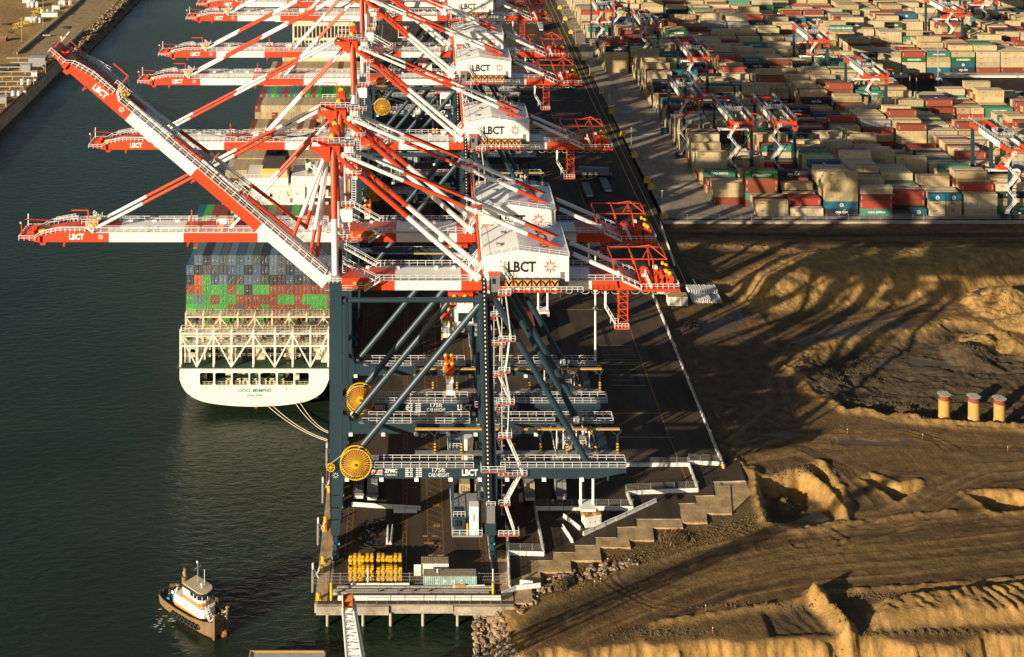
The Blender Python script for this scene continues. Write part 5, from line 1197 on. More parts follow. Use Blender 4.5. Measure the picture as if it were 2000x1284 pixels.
# ------------------------------------------------------------------ barriers and fences on the wharf
def gpt(px,py,z=0): p = at(px,py,z); return Vector((p.x,p.y,z))
def barrier_run(label, pts, fence=True, name='barrier_fence', z=0):
    P = [gpt(*p,z) for p in pts]; root = thing(name,label,'barrier',P[0])
    prof = [(-.32,0),(.32,0),(.30,.12),(.14,.35),(.09,.85),(-.09,.85),(-.14,.35),(-.30,.12)]
    for a,c in zip(P[:-1],P[1:]):
        d = c-a; L = d.length; n = max(1,round(L/3.2)); u = d.normalized(); s = Vector((-u.y,u.x,0)); rr = random.Random(int(L*100))
        for k in range(n):
            p = a+u*(L*k/n+.04)-P[0]+s*rr.uniform(-.06,.06); q = a+u*(L*(k+1)/n-.06)-P[0]+s*rr.uniform(-.06,.06)
            vs = [v+s*x+Vector((0,0,zz)) for v in (p,q) for x,zz in prof]; m = len(prof)
            b = MB(); b.add(vs,[tuple(reversed(range(m))),tuple(range(m,2*m))]+[(i,(i+1)%m,m+(i+1)%m,m+i) for i in range(m)],'barrier'); b.build('barrier_section',root)
        if fence:
            n = max(1,round(L/3.0))
            for k in range(n+1): p = a+u*(L*k/n)-P[0]+s*.35; MB().tube(p,p+Vector((0,0,2.3)),.05,'steel',5).build('fence_post',root)
            b = MB()
            for zz in (.9,1.25,1.6,1.95,2.25): b.beam(a-P[0]+s*.35+Vector((0,0,zz)),c-P[0]+s*.35+Vector((0,0,zz)),.03,.03,'mesh_wire')
            for k in range(int(L/.5)): p = a+u*(k*.5)-P[0]+s*.35; b.beam(p+Vector((0,0,.85)),p+u*.7+Vector((0,0,2.25)),.018,.018,'mesh_wire')
            b.build('wire_mesh',root)
    return root
barrier_run('white barrier with wire fence along the landside crane rail, near end',[(996,1152),(990,1030)])
barrier_run('white barrier run with fence stepping round the generator box',[(993,1083),(1063,1085),(1046,996),(1237,996),(1225,966),(1364,960),(1346,910),(1221,911)])
barrier_run('long white barrier wall separating the wharf from the dirt site',[(1346,906),(1412,909),(1276,578)])
barrier_run('shadowed pale wall running on towards the yard corner',[(1283,574),(1330,574)],False,'barrier_row')
barrier_run('white wall from the shed up to the yard fence corner',[(1318,520),(1290,436)],False,'barrier_row')
barrier_run('slanting row of white concrete barriers beside the generator box',[(1139,1046),(1282,980)],False,'barrier_row')
barrier_run('single white barrier lying left of the generator box, lower one',[(1099,1030),(1119,1061)],False,'barrier_row')
barrier_run('single white barrier lying left of the generator box, upper one',[(1101,1010),(1134,1036)],False,'barrier_row')
barrier_run('short white barrier on the first concrete step',[(1015,1140),(1041,1143)],False,'barrier_row')
barrier_run('bent pair of white barriers at the wharf corner',[(980,1164),(1006,1152),(1056,1146)],False,'barrier_row')
barrier_run('white barriers lined up along the wire fence at the wharf end',[(685,1147),(800,1147)],False,'barrier_row')
barrier_run('white barriers in front of the pale green container',[(884,1152),(947,1150)],False,'barrier_row')
barrier_run('row of grey barriers in shade under the nearest crane',[(686,988),(822,996)],False,'barrier_row')
barrier_run('short grey barrier in front of the shaded row',[(768,1001),(815,1001)],False,'barrier_row')
barrier_run('left one of two white barriers standing beside the hose coil',[(757,1064),(757,1031)],False,'barrier_row')
barrier_run('right one of two white barriers standing beside the hose coil',[(763,1064),(766,1031)],False,'barrier_row')
# chain-link fence across the wharf end
P0 = gpt(610,1142); root = thing('wire_fence','chain-link fence with gates across the end of the wharf','fence',P0)
x1 = gpt(990,1142).x-P0.x
for k in range(15): 
    x = x1*k/14; big = k in (4,9,13); MB().tube((x,0,-.5 if k else -1.8),(x,0,2.6+(.8 if big else 0)),.12 if big else .06,'rail_white' if big else 'steel',6).build('fence_post',root)
b = MB()
for z in (.3,1.0,1.7,2.4): b.beam((0,0,z),(x1,0,z),.04,.04,'mesh_wire')
for k in range(int(x1/.45)): b.beam((k*.45,0,.2),(k*.45+.6,0,2.4),.018,.018,'mesh_wire')
b.build('wire_mesh',root)
# ---- wharf end: steel, pipes, boxes
for k,(px0,px1,py,h,m,l) in enumerate(((658,962,1152,.55,'line_white','tan steel beam lying at the wharf end, farthest of four'),(650,960,1158,.5,'concrete','grey steel beam at the wharf end, second from the fence'),(648,955,1163,.55,'concrete','grey steel beam at the wharf end, nearest to the white pipe'),(688,840,1150,.35,'rust','thin rusty beam lying at the wharf end below the fence'))):
    A = gpt(px0,py); B = gpt(px1,py); L = B.x-A.x; b = MB(); w = .5
    b.box(0,L,-w/2,w/2,.15,.22,m); b.box(0,L,-w/2,w/2,h+.08,h+.16,m); b.box(0,L,-.06,.06,.2,h+.1,m)
    o = b.build('steel_beam'); o.location = A; tag(o,l,'steel beam','steel beams at the wharf end')
    if k == 1:
        b = MB()
        for t in (.29,.41,.5,.6): b.beam((L*t,-.6,.5),(L*t+.9,-.6,1.1),.14,.14,'dark'); b.beam((L*t,-.6,.2),(L*t,-.6,1.2),.14,.14,'dark')
        b.build('prop',o)
A = gpt(660,1175); root = thing('white_pipe','long white pipe with railing along the wharf edge','pipe',A); L = gpt(978,1175).x-A.x
MB().tube((0,0,.75),(L,0,.75),.52,'barrier',12).build('pipe_barrel',root)
b = MB(); b.rail([(6,-.75,0),(L,-.75,0)],1.2,2.2,.05,'steel'); b.build('railing',root)
b = MB()
for x in (11,14,18,20.5,24.5,28): b.ring((0,.75),.5,.6,x,x+.12,'steel',12,'x')
b.build('band',root)
for k,(px,py,h) in enumerate(((963,1168,3.2),(647,1172,3.6))):
    b = MB(); b.tube((0,0,0),(0,0,h),.28,'yellow',10); b.tube((0,0,h),(0,0,h+.1),.3,'brass',10); o = b.build('yellow_post'); o.location = gpt(px,py); tag(o,['tall yellow post at the right end of the steel beams','tall yellow post at the left end of the steel beams'][k],'post','yellow posts at the wharf end')
ground_mat('old_teal',False,(.30,.45,.40),.02,3,.7,.45)
def corr_box(name,label,loc,ln,w,h,side,roof,txt=None):
    root = thing(name,label,'container',loc); b = MB(); n = int(ln/.42); y = 0
    pts = []
    for k in range(n): x = ln*k/n; d = ln/n; pts += [(x,0),(x+d*.3,0),(x+d*.45,.07),(x+d*.85,.07)]
    pts += [(ln,0),(ln,w),(0,w)]
    b.hexa(pts,pts,.1,h,side); o = b.build('side_wall',root)
    b = MB(); b.box(-.02,ln+.02,-.03,w+.02,h,h+.03,roof)
    for k in range(n): x = ln*k/n+.05; b.box(x,x+.2,.05,w-.05,h+.03,h+.08,roof)
    b.build('roof',root)
    if txt: b = MB(); [text(b,ch,(ln*(.25+.155*i),-.05,h*.55),.9,'mark_white',.75) for i,ch in enumerate(txt)]; b.build('lettering',root)
    return root
mat('rust_roof',(.38,.33,.24),.8,.8,1.2,(.22,.12,.06))
p = gpt(827.5,1149); corr_box('storage_container','faded pale green storage container with rusty roof at the wharf end',p,11.3,2.5,2.5,'old_teal','rust_roof','ZPMC')
p = gpt(823,1124); r_ = corr_box('storage_container','grey storage container with open white door behind the green one',p,5.9,2.4,2.5,'barrier','rust_roof')
b = MB(); b.box(-1.6,-.1,-.3,-.2,.1,2.5,'barrier'); b.build('door',r_)
b = MB()
for k in range(6): b.box(0,2.2,0,.8,.1+k*.16,.2+k*.16,'brass')
o = b.build('pallet'); o.location = gpt(889,1153); tag(o,'small stack of brown timber planks beside the green container','pallet')
def frame_unit(b,x,y,z,rr):
    Y='yellow'
    for dx in (0,2.35):
        b.box(x+dx,x+dx+.3,y,y+1.9,z,z+.5,Y)
    for dy in (.1,1.5): b.box(x,x+2.65,y+dy,y+dy+.3,z+.45,z+.8,Y)
    for dx in (.1,1.1,2.1):
        b.box(x+dx-.1,x+dx+.55,y+.3,y+1.2,z+.8,z+1.25,Y); b.tube((x+dx+.2,y-.1,z+.5),(x+dx+.2,y+.3,z+.5),.42,Y,10); b.box(x+dx-.1,x+dx+.5,y+.6,y+1.3,z+1.26,z+1.36,'dark' if rr.random()<.4 else Y)
    for dx in (0,2.5): b.box(x+dx,x+dx+.15,y,y+.15,z,z+1.0,Y); b.box(x+dx,x+dx+.15,y+1.75,y+1.9,z,z+1.0,Y)
k = 0
for gi,px in enumerate((681,736)):
    for row,py in enumerate((1137,1114)):
        p = gpt(px,py); o = thing('wheel_frame','yellow steel frame unit, '+['near left','far left','near right','far right'][gi*2+row]+' of the four behind the wharf fence','machine',p,0,'yellow frame units at the wharf end'); rr = random.Random(k)
        for j in range(2):
            b = MB(); frame_unit(b,j*2.72,0,.1,rr); b.build('frame',o); b = MB(); frame_unit(b,j*2.72,.15,1.5,rr); b.build('frame',o)
        k += 1
# bollards and fender panels
for k,(px,py) in enumerate(((631,1098),(628,1117),(622,1170),(636,1020),(634,1035),(643,960))):
    b = MB(); b.tube((0,0,0),(0,0,.9),.42,'yellow',10,.34); b.blob((0,0,1.0),.55,'yellow',8,5,(1,1,.6)); b.box(-.6,.6,-.6,.6,0,.15,'yellow'); o = b.build('bollard'); o.location = gpt(px,py); tag(o,f"yellow mooring bollard on the wharf edge, {NUM[[1,2,0,4,3,5][k]] if k<6 else ''} from the wharf end",'bollard','mooring bollards')
o = MB().tube((0,0,0),(0,0,.9),.42,'yellow',10,.3).build('bollard'); o.location = gpt(1413,914); tag(o,'yellow bollard at the corner of the long white wall','bollard')
for k,(px,y0,y1) in enumerate(((609,1097,1145),(619,1008,1054),(630,931,971),(638,869,897))):
    s = ((y0+y1)/2+540)/184.5; Y = 2600/s; X = -21.2; root = thing('fender',f"white dock fender panel with braces, {NUM[k]} along the wharf from the tugboat",'fender',(X,Y,0),0,'fender panels on the wharf edge')
    b = MB(); b.tube((0,0,-3.2),(0,0,2.8),.22,'rail_white',8); b.box(-.25,.1,-.9,.9,-3,1.6,'steel'); b.build('panel',root)
    b = MB()
    for z0,z1 in ((1.8,-.4),(-.4,1.8)): b.beam((0,0,z0),(1.5,.4,z1),.12,.12,'rail_white'); b.beam((0,0,z0),(1.5,-.6,z1),.12,.12,'rail_white')
    b.build('brace',root)
# toilet, generator, hoses, flag
root = thing('portable_toilet','turquoise portable toilet beside the landside crane leg','toilet',gpt(926,1048)); b = MB(); b.box(0,1.2,0,1.2,.1,2.1,'teal'); b.build('body',root); b = MB(); b.hexa([(-.05,-.05),(1.25,-.05),(1.25,1.25),(-.05,1.25)],[(.15,.15),(1.05,.15),(1.05,1.05),(.15,1.05)],2.1,2.4,'barrier'); b.build('roof',root); b = MB(); b.box(.2,1.0,-.03,0,.2,1.95,'old_teal'); b.build('door',root)
root = thing('portable_toilet','pale box behind the turquoise toilet','toilet',gpt(925,1038)); b = MB(); b.box(0,1.2,0,1.2,.1,2.1,'barrier'); b.build('body',root)
root = thing('generator_box','pale generator box with pipes on its roof between the barriers','generator',gpt(1144,1034),R(17)); b = MB(); b.box(0,3.9,0,2.4,.2,2.7,'barrier'); b.build('body',root); b = MB(); b.box(-.05,3.95,-.05,2.45,2.7,2.78,'brass'); b.tube((.6,1,2.9),(3.2,1.6,2.9),.16,'brass',6); b.box(.9,1.5,.8,1.3,2.78,3.3,'rust'); b.tube((2,.6,2.78),(2,.6,3.2),.2,'rust',8); b.build('roof',root)
for x in (.15,1.35,2.6): b = MB(); b.box(x,x+1.1,-.04,0,.4,2.5,'barrier'); b.box(x+.9,x+1.0,-.07,-.04,1.2,1.5,'dark'); b.build('door',root)
b = MB(); c = gpt(722,1040); rr = random.Random(6)
for k in range(9):
    r0 = rr.uniform(1.6,3.6); cx,cy = c.x+rr.uniform(-1.5,2.6),c.y+rr.uniform(-3,3); b.poly([(cx+r0*math.cos(t)*rr.uniform(.95,1.05),cy+r0*1.3*math.sin(t),.1+.03*k) for t in np.linspace(0,5.8,18)],.09,'cable',4)
tag(b.build('hose_coil'),'tangle of black hoses coiled on the dark wharf','hose')
b = MB(); c = gpt(828,1063); b.poly([(c.x+.4*math.sin(k*2.1)*k*.3,c.y+.5*k*.4*math.cos(k*1.3),.08) for k in range(9)],.12,'cable',4); b.box(c.x,c.x+2.2,c.y-.2,c.y+.2,.1,.5,'rust'); tag(b.build('scrap'),'small heap of dark scrap on the wharf by the hatched lines','scrap')
# cars of the wharf: automated carriers and trucks
def carrier(label,loc,rz=0,box=None,name='carrier'):
    root = thing(name,label,'carrier',loc,rz,'container carriers on the wharf'); b = MB(); b.box(-1.5,1.5,0,14.6,.55,1.3,'grey' if box is None else 'dark'); b.box(-1.35,1.35,.1,.9,1.3,1.9,'grey'); b.build('chassis',root)
    b = MB(); b.box(-1.1,1.1,-.06,0,.75,1.4,'rail_white'); text(b,'LBCT',(.1,-.08,1.08),.35,'mark_dark',1.2); b.build('sign_plate',root)
    for y in (2,4,10.6,12.6):
        for x in (-1.5,1.1): MB().tube((x,y,.55),(x+.4,y,.55),.55,'tyre',10).build('wheel',root)
    if box:
        o = obj('shipping_container',cont_data(box,CL40,True)); o.location = Vector(loc)+Matrix.Rotation(rz,3,'Z')@Vector((-1.22,1.2,1.32)); o.rotation_euler = (0,0,rz); return root,o
    return root,None
cl = [(1035,984,'pale','carrier under the portal extension beside the stair tower','grey box riding the carrier beside the stair tower'),(1097,982,'grey','carrier under the portal extension, right of its twin','grey box riding the right-hand carrier under the portal'),(700,980,'slate','left carrier in the shade behind the cable reel','dark box riding the left carrier behind the cable reel'),(727,983,'grey','right carrier in the shade behind the cable reel','grey box riding the right carrier behind the cable reel'),(1037,664,'red','carrier behind the landside braces','red box riding a carrier behind the landside braces'),(908,985,'beige','left carrier below the transfer platform','beige box below the transfer platform, left of two'),(938,985,'beige','right carrier below the transfer platform','beige box below the transfer platform, right of two')]
for px,py,c,l,l2 in cl:
    r_,o = carrier(l,gpt(px,py),0,c); tag(o,l2,'container','boxes riding on wharf carriers')
for px,py,rz,l in ((1152,388,0,'empty flat carrier on the dark wharf road, left of a pair'),(1188,378,0,'empty flat carrier on the dark wharf road, right of a pair')): carrier(l,gpt(px,py),rz)
r_,o = carrier('carrier turned sideways on the dark wharf road',gpt(1195,348),R(83),'grey'); tag(o,'grey box riding the sideways carrier','container')
r_,o = carrier('far carrier on the dark wharf road beside the crane tails',gpt(1057,62),0,'grey'); tag(o,'grey box riding the far carrier on the wharf road','container')
# tall light masts
for k,(px,py,h) in enumerate(((1163,726,34),(962+200,0,0))):
    if not h: continue
    root = thing('light_mast','tall white light mast rising beside the second crane platform','light mast',gpt(px,py)); MB().tube((0,0,0),(0,0,h),.38,'barrier',10,.22).build('pole',root); b = MB()
    for z in (18,23,24.4,28): b.box(-.6,.6,-.3,.3,z,z+.25,'rail_white'); b.beam((-.9,0,z),(.9,0,z),.08,.08,'steel')
    b.box(-1.4,1.4,-.6,.6,h,h+.5,'grey'); b.build('fitting',root)
    b = MB(); b.box(-.3,.3,-1.6,-1.2,0,2.4,'yellow'); b.box(1.2,1.5,-1.6,-1.2,0,2.4,'yellow'); b.box(-.3,1.5,-1.6,-1.2,2.2,2.4,'yellow'); b.build('guard_frame',root)
# ------------------------------------------------------------------ construction site
mat('pile_tan',(.52,.28,.075),.75,.6,1.0,(.34,.19,.06),stretch=(.2,.2,2)); mat('pile_red',(.22,.05,.03),.7,.4)
for k,(px,py) in enumerate(((1844,819),(1902,823),(1952,827))):
    p = at(px,py,-1.5); z0 = -2.2; root = thing('steel_pile',f"rust-topped tan steel pile standing in the muddy pit, {['leftmost','middle','rightmost'][k]} of three",'pile',(p.x,p.y,z0),0,'three piles in the pit')
    H = 7.4; b = MB(); b.tube((0,0,0),(0,0,H-1.3),1.45,'pile_tan',28); 
    b.build('shaft',root); b = MB(); b.tube((0,0,H-1.3),(0,0,H),1.46,'pile_red',28); b.build('top_band',root)
    b = MB(); b.ring((0,0),1.45,1.53,1.5,1.62,'rail_white',24,'z'); b.build('hoop',root); b = MB(); b.ring((0,0),1.45,1.52,3.6,3.7,'pile_tan',24,'z'); b.build('hoop',root)
    for j in range(5): b = MB(); xc = -1.24+.62*j; hl = math.sqrt(max(.2,1.62**2-xc**2)); b.box(xc-.29,xc+.29,-hl,hl,H+.02,H+.12,'line_white'); o = b.build('plank',root); o.rotation_euler = (0,0,R(15))
b = MB(); b.tube((0,0,.15),(5.4,-1.2,.15),.09,'rail_white',6); o = b.build('white_pole'); p = at(1936,827,-.6); o.location = (p.x,p.y,gz(p.x,p.y)+.1); tag(o,'white pole lying on the pit edge by the rightmost pile','pole')
# white steel girders stacked beside the shed
def girder_mesh(L):
    b = MB(); b.box(0,.12,0,L,.0,.9,'barrier'); b.box(-.22,.34,0,L,0,.1,'barrier'); b.box(-.22,.34,0,L,.82,.92,'barrier'); return b.mesh('steel_girder')
gm = girder_mesh(7.0); gm2 = girder_mesh(4.5)
def gpile(px0,px1,py,n,z,me,l): 
    A = gpt(px0,py,z); B = gpt(px1,py,z)
    for k in range(n):
        o = obj('steel_girder',me); c = A.lerp(B,k/max(1,n-1)); o.location = (c.x,c.y+.15*math.sin(k*3),gz(c.x,c.y)+z+.25); tag(o,NUM[k] if k < 12 else 'thirteenth','girder','white girders stacked beside the shed'); o['label'] = (NUM[k] if k < 12 else 'thirteenth')+' '+l
gpile(1355,1408,591,13,0,gm,'white girder from the shed, bottom layer of the front stack'); gpile(1357,1386,588,8,.95,gm2,'white girder from the shed, second layer of the front stack'); gpile(1330,1362,566,9,0,gm,'white girder from the wharf, stack behind the front one'); gpile(1346,1400,572,12,1.9,gm2,'white girder from the wharf, lying on top of the stacks'); gpile(1316,1334,527,6,0,gm,'white girder in the small stack behind the crane tail')
root = thing('site_shed','cream metal shed beside the stacked white girders','shed',gpt(1305,596)); b = MB(); b.box(0,6.2,0,3.2,-.3,2.5,'barrier'); b.build('wall',root); b = MB(); b.box(-.1,6.3,-.1,3.3,2.5,2.62,'brass'); b.build('roof',root)
for x in (.5,2.7,4.1,5.2): b = MB(); b.box(x,x+.9,-.04,0,-.1,2.2,'line_white'); b.build('door_panel',root)
b = MB(); rr = random.Random(9); c = gpt(1350,633)
for k in range(26): b.beam((c.x+rr.uniform(-2.6,3),c.y+rr.uniform(-2,2),-.3),(c.x+rr.uniform(-2.6,3),c.y+rr.uniform(-2,2),rr.uniform(0,.9)),.3,.25,'dark')
tag(b.build('scrap_heap'),'black heap of scrap lying on the dirt near the white wall','scrap')
# survey stakes
for k,(px,py) in enumerate(((1655,848),(1802,858),(1968,882),(1173,1140),(1161,1146),(1378,1196),(1392,1238),(1187,1103))):
    p = at(px,py,-.6); z0 = gz(p.x,p.y); b = MB(); b.box(-.06,.06,-.03,.03,-.2,1.3,'copper'); b.box(-.07,.07,-.04,.04,1.1,1.32,'rail_white'); o = b.build('survey_stake'); o.location = (p.x,p.y,z0); tag(o,'thin wooden survey stake '+['above the round tyre tracks','inside the round tyre tracks','below the rightmost pile','on the weedy slope, farther of a pair','on the weedy slope, nearer of a pair','at the edge of the haul road','near the bluff, below the haul road','by the dry grass below the steps'][k],'stake','survey stakes on the site')
# riprap
mat('clod',(.11,.075,.04),.95,.4,2); mat('rock_a',(.29,.20,.12),.9,.6,1.0,bump=.5); mat('rock_b',(.19,.13,.08),.9,.6,1.0,bump=.5); mat('rock_c',(.38,.28,.18),.9,.5,1.0,bump=.5)
rmesh = []
for k in range(9):
    random.seed(100+k); b = MB(); b.blob((0,0,0),1,['rock_a','rock_b','rock_c'][k%3],7,5,(1,random.uniform(.65,.95),random.uniform(.5,.8)),.22); rmesh.append(b.mesh('rock'))
rr = random.Random(77); spots = []
quad_ = [(925,1195),(968,1193),(985,1230),(1005,1284),(1010,1300),(925,1300)]
def inpoly(px,py,P):
    r = False
    for i in range(len(P)):
        (ax,ay),(bx,by) = P[i],P[(i+1)%len(P)]
        if (ay > py) != (by > py) and px < (bx-ax)*(py-ay)/(by-ay)+ax: r = not r
    return r
while len(spots) < 330:
    px,py = rr.uniform(915,1015),rr.uniform(1190,1300)
    if inpoly(px,py,quad_): spots.append((px,py,rr.uniform(.32,.75)))
band = [(1010,1195),(1060,1160),(1120,1140),(1200,1122),(1240,1112)]
while len(spots) < 620:
    k = rr.randrange(4); t = rr.random(); a,c = band[k],band[k+1]; px = a[0]+(c[0]-a[0])*t; py = a[1]+(c[1]-a[1])*t+4; w = 17*(1-(px-1010)/260)+3
    spots.append((px+rr.uniform(-8,8),py+rr.uniform(-w,w),rr.uniform(.28,.62)))
bank = bpy.data.objects.new('riprap_bank',None); C.objects.link(bank); bank['kind'] = 'structure'
restb = MB()
for k,(px,py,s) in enumerate(spots):
    p = at(px,py,-2.5); z0 = gz(p.x,p.y)
    if z0 < -6.3: z0 = -6.0+rr.random()*.8
    if k % 2 == 0 and k//2 < 300:
        o = obj('rock',rmesh[k%9],bank); o.location = (p.x,p.y,z0+s*.2); o.scale = (s,)*3; o.rotation_euler = (rr.uniform(-.4,.4),rr.uniform(-.4,.4),rr.uniform(0,6))
    else:
        random.seed(k); restb.blob((p.x,p.y,z0+s*.2),s,['rock_a','rock_b','rock_c'][k%3],6,4,(1,rr.uniform(.6,1),rr.uniform(.5,.8)),.25)
o = restb.build('riprap',bank); o['kind'] = 'stuff'
# dry grass on the slope
mat('dry_grass',(.16,.105,.04),.9,.5,.6,(.10,.075,.03)); b = MB(); i = b.mi('dry_grass')
for k in range(5200):
    t = rr.random(); px = 1010+t*470; py = 1168-t*152+rr.gauss(0,9)+8; p = at(px,py,-1.5); z0 = gz(p.x,p.y); h = rr.uniform(.04,.22); a = rr.uniform(0,6.28); w = rr.uniform(.1,.3); n = len(b.v)
    b.v += [(p.x-math.cos(a)*w,p.y-math.sin(a)*w,z0),(p.x+math.cos(a)*w,p.y+math.sin(a)*w,z0),(p.x+rr.uniform(-.2,.2),p.y+rr.uniform(-.2,.2),z0+h)]; b.f.append((n,n+1,n+2)); b.m.append(i)
for k in range(900):
    p = at(1318+rr.gauss(0,12),1062+rr.gauss(0,5),-1.5); z0 = gz(p.x,p.y); n = len(b.v); h = rr.uniform(.4,1.2); a = rr.uniform(0,6.28); b.v += [(p.x-math.cos(a)*.2,p.y-math.sin(a)*.2,z0),(p.x+math.cos(a)*.2,p.y+math.sin(a)*.2,z0),(p.x+rr.uniform(-.5,.5),p.y+rr.uniform(-.5,.5),z0+h)]; b.f.append((n,n+1,n+2)); b.m.append(i)
stuff(tag(b.build('dry_grass'),'dry brown grass and weeds on the slope below the concrete steps','grass'))
b = MB(); i = b.mi('dry_grass'); c = at(1095,1160,-2)
for k in range(1500):
    u = Vector((rr.gauss(0,1),rr.gauss(0,1),abs(rr.gauss(0,.8)))).normalized()*rr.uniform(.5,1); p = Vector((c.x+u.x*1.9,c.y+u.y*1.7,gz(c.x,c.y)+u.z*1.7)); n = len(b.v)
    b.v += [p+Vector((rr.uniform(-.22,.22),rr.uniform(-.22,.22),rr.uniform(-.22,.22))) for _ in range(3)]; b.f.append((n,n+1,n+2)); b.m.append(i)
b.v = [tuple(v) for v in b.v]; tag(b.build('dry_bush'),'dark dry bush beside the first concrete step','bush')
# clods scattered on the dirt
b = MB(); ii = [b.mi('clod'),b.mi('rust')]
cl_ = ((1740,790,90,18,700),(1560,930,90,8,200),(1500,1010,30,20,150),(1700,1170,100,6,250),(1640,640,120,10,300),(1960,620,40,30,250),(1640,720,90,45,350),(1860,820,110,8,250),(1540,990,40,18,160),(1900,680,70,30,300),(1600,600,130,6,200),(1500,1188,200,5,160),(1650,1215,14,30,160),(1800,1240,150,5,160),(1300,1240,130,12,150))
for cx,cy,sx_,sy_,n in cl_:
    for k in range(n):
        p = at(rr.gauss(cx,sx_*.5),rr.gauss(cy,sy_*.5),-1); z0 = gz(p.x,p.y); s = rr.uniform(.06,.26)
        m0 = len(b.v); b.v += [(p.x-s,p.y-s,z0-.05),(p.x+s,p.y-s*.8,z0-.05),(p.x+s*.8,p.y+s,z0-.05),(p.x-s,p.y+s*.9,z0-.05),(p.x+rr.uniform(-.5,.5)*s,p.y+rr.uniform(-.5,.5)*s,z0+s*1.2)]
        for f in ((0,1,4),(1,2,4),(2,3,4),(3,0,4)): b.f.append(tuple(m0+a for a in f)); b.m.append(ii[0])
stuff(tag(b.build('clods'),'clods and stones scattered over the dirt site','rubble'))
# ------------------------------------------------------------------ tugboat
mat('tug_tan',(.20,.135,.065),.6,.6,.8,(.09,.05,.03)); mat('tug_orange',(.55,.25,.03),.5,.2); mat('tug_dark',(.03,.028,.025),.6,.3); mat('tug_roof',(.50,.43,.30),.6,.3)
A = at(316,1165,ZW); Bp = at(428,1242,ZW); mid = (A+Bp)/2; ang = math.atan2(Bp.y-A.y,Bp.x-A.x)
tug = thing('tugboat','small white tugboat with orange bands and tyre fenders in dark water','tugboat',(mid.x+.5,mid.y,ZW),ang); tug.scale = (.94,.94,.94)
st = [(-9.6,1.4,1.7),(-8.8,2.6,1.6),(-6.5,3.1,1.5),(-2,3.3,1.6),(3,3.3,1.9),(7,2.9,2.4),(9.2,2.4,2.9),(9.6,2.2,3.0)]
b = MB()
for x,hw,dk in st: b.v += [(x*.93,0,-.8),(x*.96,-hw*.72,-.5),(x*.98,-hw*.93,.35),(x,-hw,dk+.75),(x,-hw+.18,dk+.75),(x,-hw+.2,dk),(x,hw-.2,dk),(x,hw-.18,dk+.75),(x,hw,dk+.75),(x*.98,hw*.93,.35),(x*.96,hw*.72,-.5)]
n = 11
for j in range(len(st)-1):
    for i in range(n): 
        k = (i+1)%n; b.f.append((j*n+i,(j+1)*n+i,(j+1)*n+k,j*n+k)); b.m.append(b.mi('tug_dark' if i == 5 else ('rust' if i in (1,9) else 'tug_tan')))
b.f.append(tuple(range(n))); b.m.append(b.mi('tug_tan')); b.f.append(tuple(reversed(range((len(st)-1)*n,len(st)*n)))); b.m.append(b.mi('tug_tan'))
hull = b.build('hull',tug)
def rounded(x0,x1,hw,r,k=6):
    p = [(x0,-hw),(x1-r,-hw)]+[(x1-r+r*math.sin(t),-hw+hw*(1-math.cos(t))) for t in np.linspace(.2,math.pi-.2,k)]+[(x1-r,hw),(x0,hw)]
    q = [(x0,-hw),(x1-r,-hw)]+[(x1-r+r*math.sin(t),-hw*math.cos(t)) for t in np.linspace(.25,math.pi-.25,k)]+[(x1-r,hw),(x0,hw)]
    return q
q = rounded(-3.6,6.6,2.2,1.6); b = MB(); b.hexa(q,q,1.7,2.75,'tug_orange'); hs = b.build('lower_band',tug)
q = rounded(-3.6,6.5,2.18,1.6); b = MB(); b.hexa(q,q,2.75,4.6,'rail_white'); dh = b.build('deckhouse',tug)
b = MB()
for x in (-2,.4,3.0,4.6): b.tube((x,-2.22,3.6),(x,-2.15,3.6),.22,'black',10)
b.build('porthole',dh)
q = rounded(-1.2,5.4,1.75,1.5); b = MB(); b.hexa(q,q,4.6,5.3,'tug_orange'); b.build('upper_band',tug)
q = rounded(-1.2,5.3,1.72,1.5); b = MB(); b.hexa(q,q,5.3,7.3,'rail_white'); wh = b.build('wheelhouse',tug)
q2 = [(x*1.0+.02,y*1.015) for x,y in rounded(1.2,5.36,1.74,1.5)]; b = MB(); b.hexa(q2,q2,6.1,6.95,'glass'); 
b.build('window_band',wh)
b = MB()
for x,y in ((1.3,-1.78),(2.6,-1.78),(3.8,-1.78),(4.9,-1.2),(5.35,0)): b.box(x,x+.14,y-.06,y+.1,6.0,7.05,'rail_white')
b.build('window_frame',wh)
q = [(x,y*1.25) for x,y in rounded(-1.0,6.2,1.75,1.8)]; q3 = [(x,y*1.1) for x,y in rounded(-.8,5.9,1.75,1.7)]; b = MB(); b.hexa(q,q,7.3,7.75,'tug_dark'); b.hexa(q3,q3,7.75,7.95,'tug_roof'); b.tube((3.6,-.2,7.95),(3.6,-.2,8.6),.12,'rail_white',6); b.blob((3.6,-.2,8.7),.3,'rail_white',8,5); b.box(2.4,3.0,.4,1.2,7.95,8.15,'teal'); b.build('roof',wh)
b = MB(); b.rail([(-3.4,-2.1,4.6),(-1.2,-2.1,4.6)],1,.8,.06,'brass'); b.rail([(-1.2,-2.05,4.6),(6.3,-2.05,4.6)],1,.9,.06,'brass'); b.rail([(6.3,-2.05,4.6),(6.5,2.05,4.6),(-1.2,2.05,4.6)],1,.9,.06,'brass'); b.stair((6.6,-1.2,4.6),(8.0,-1.2,2.6),.8); b.build('railing',dh)
b = MB(); b.tube((-2.2,-.4,4.6),(-2.2,-.4,8.2),.65,'tug_tan',10); b.ring((-2.2,8.8),.3,.5,-.6,-.4,'brass',12); b.tube((-2.4,-.4,8.2),(-2.4,-.4,10),.1,'brass',6); b.tube((-2.0,-.4,8.2),(-2.0,-.4,10),.1,'brass',6); b.build('exhaust_stack',tug)
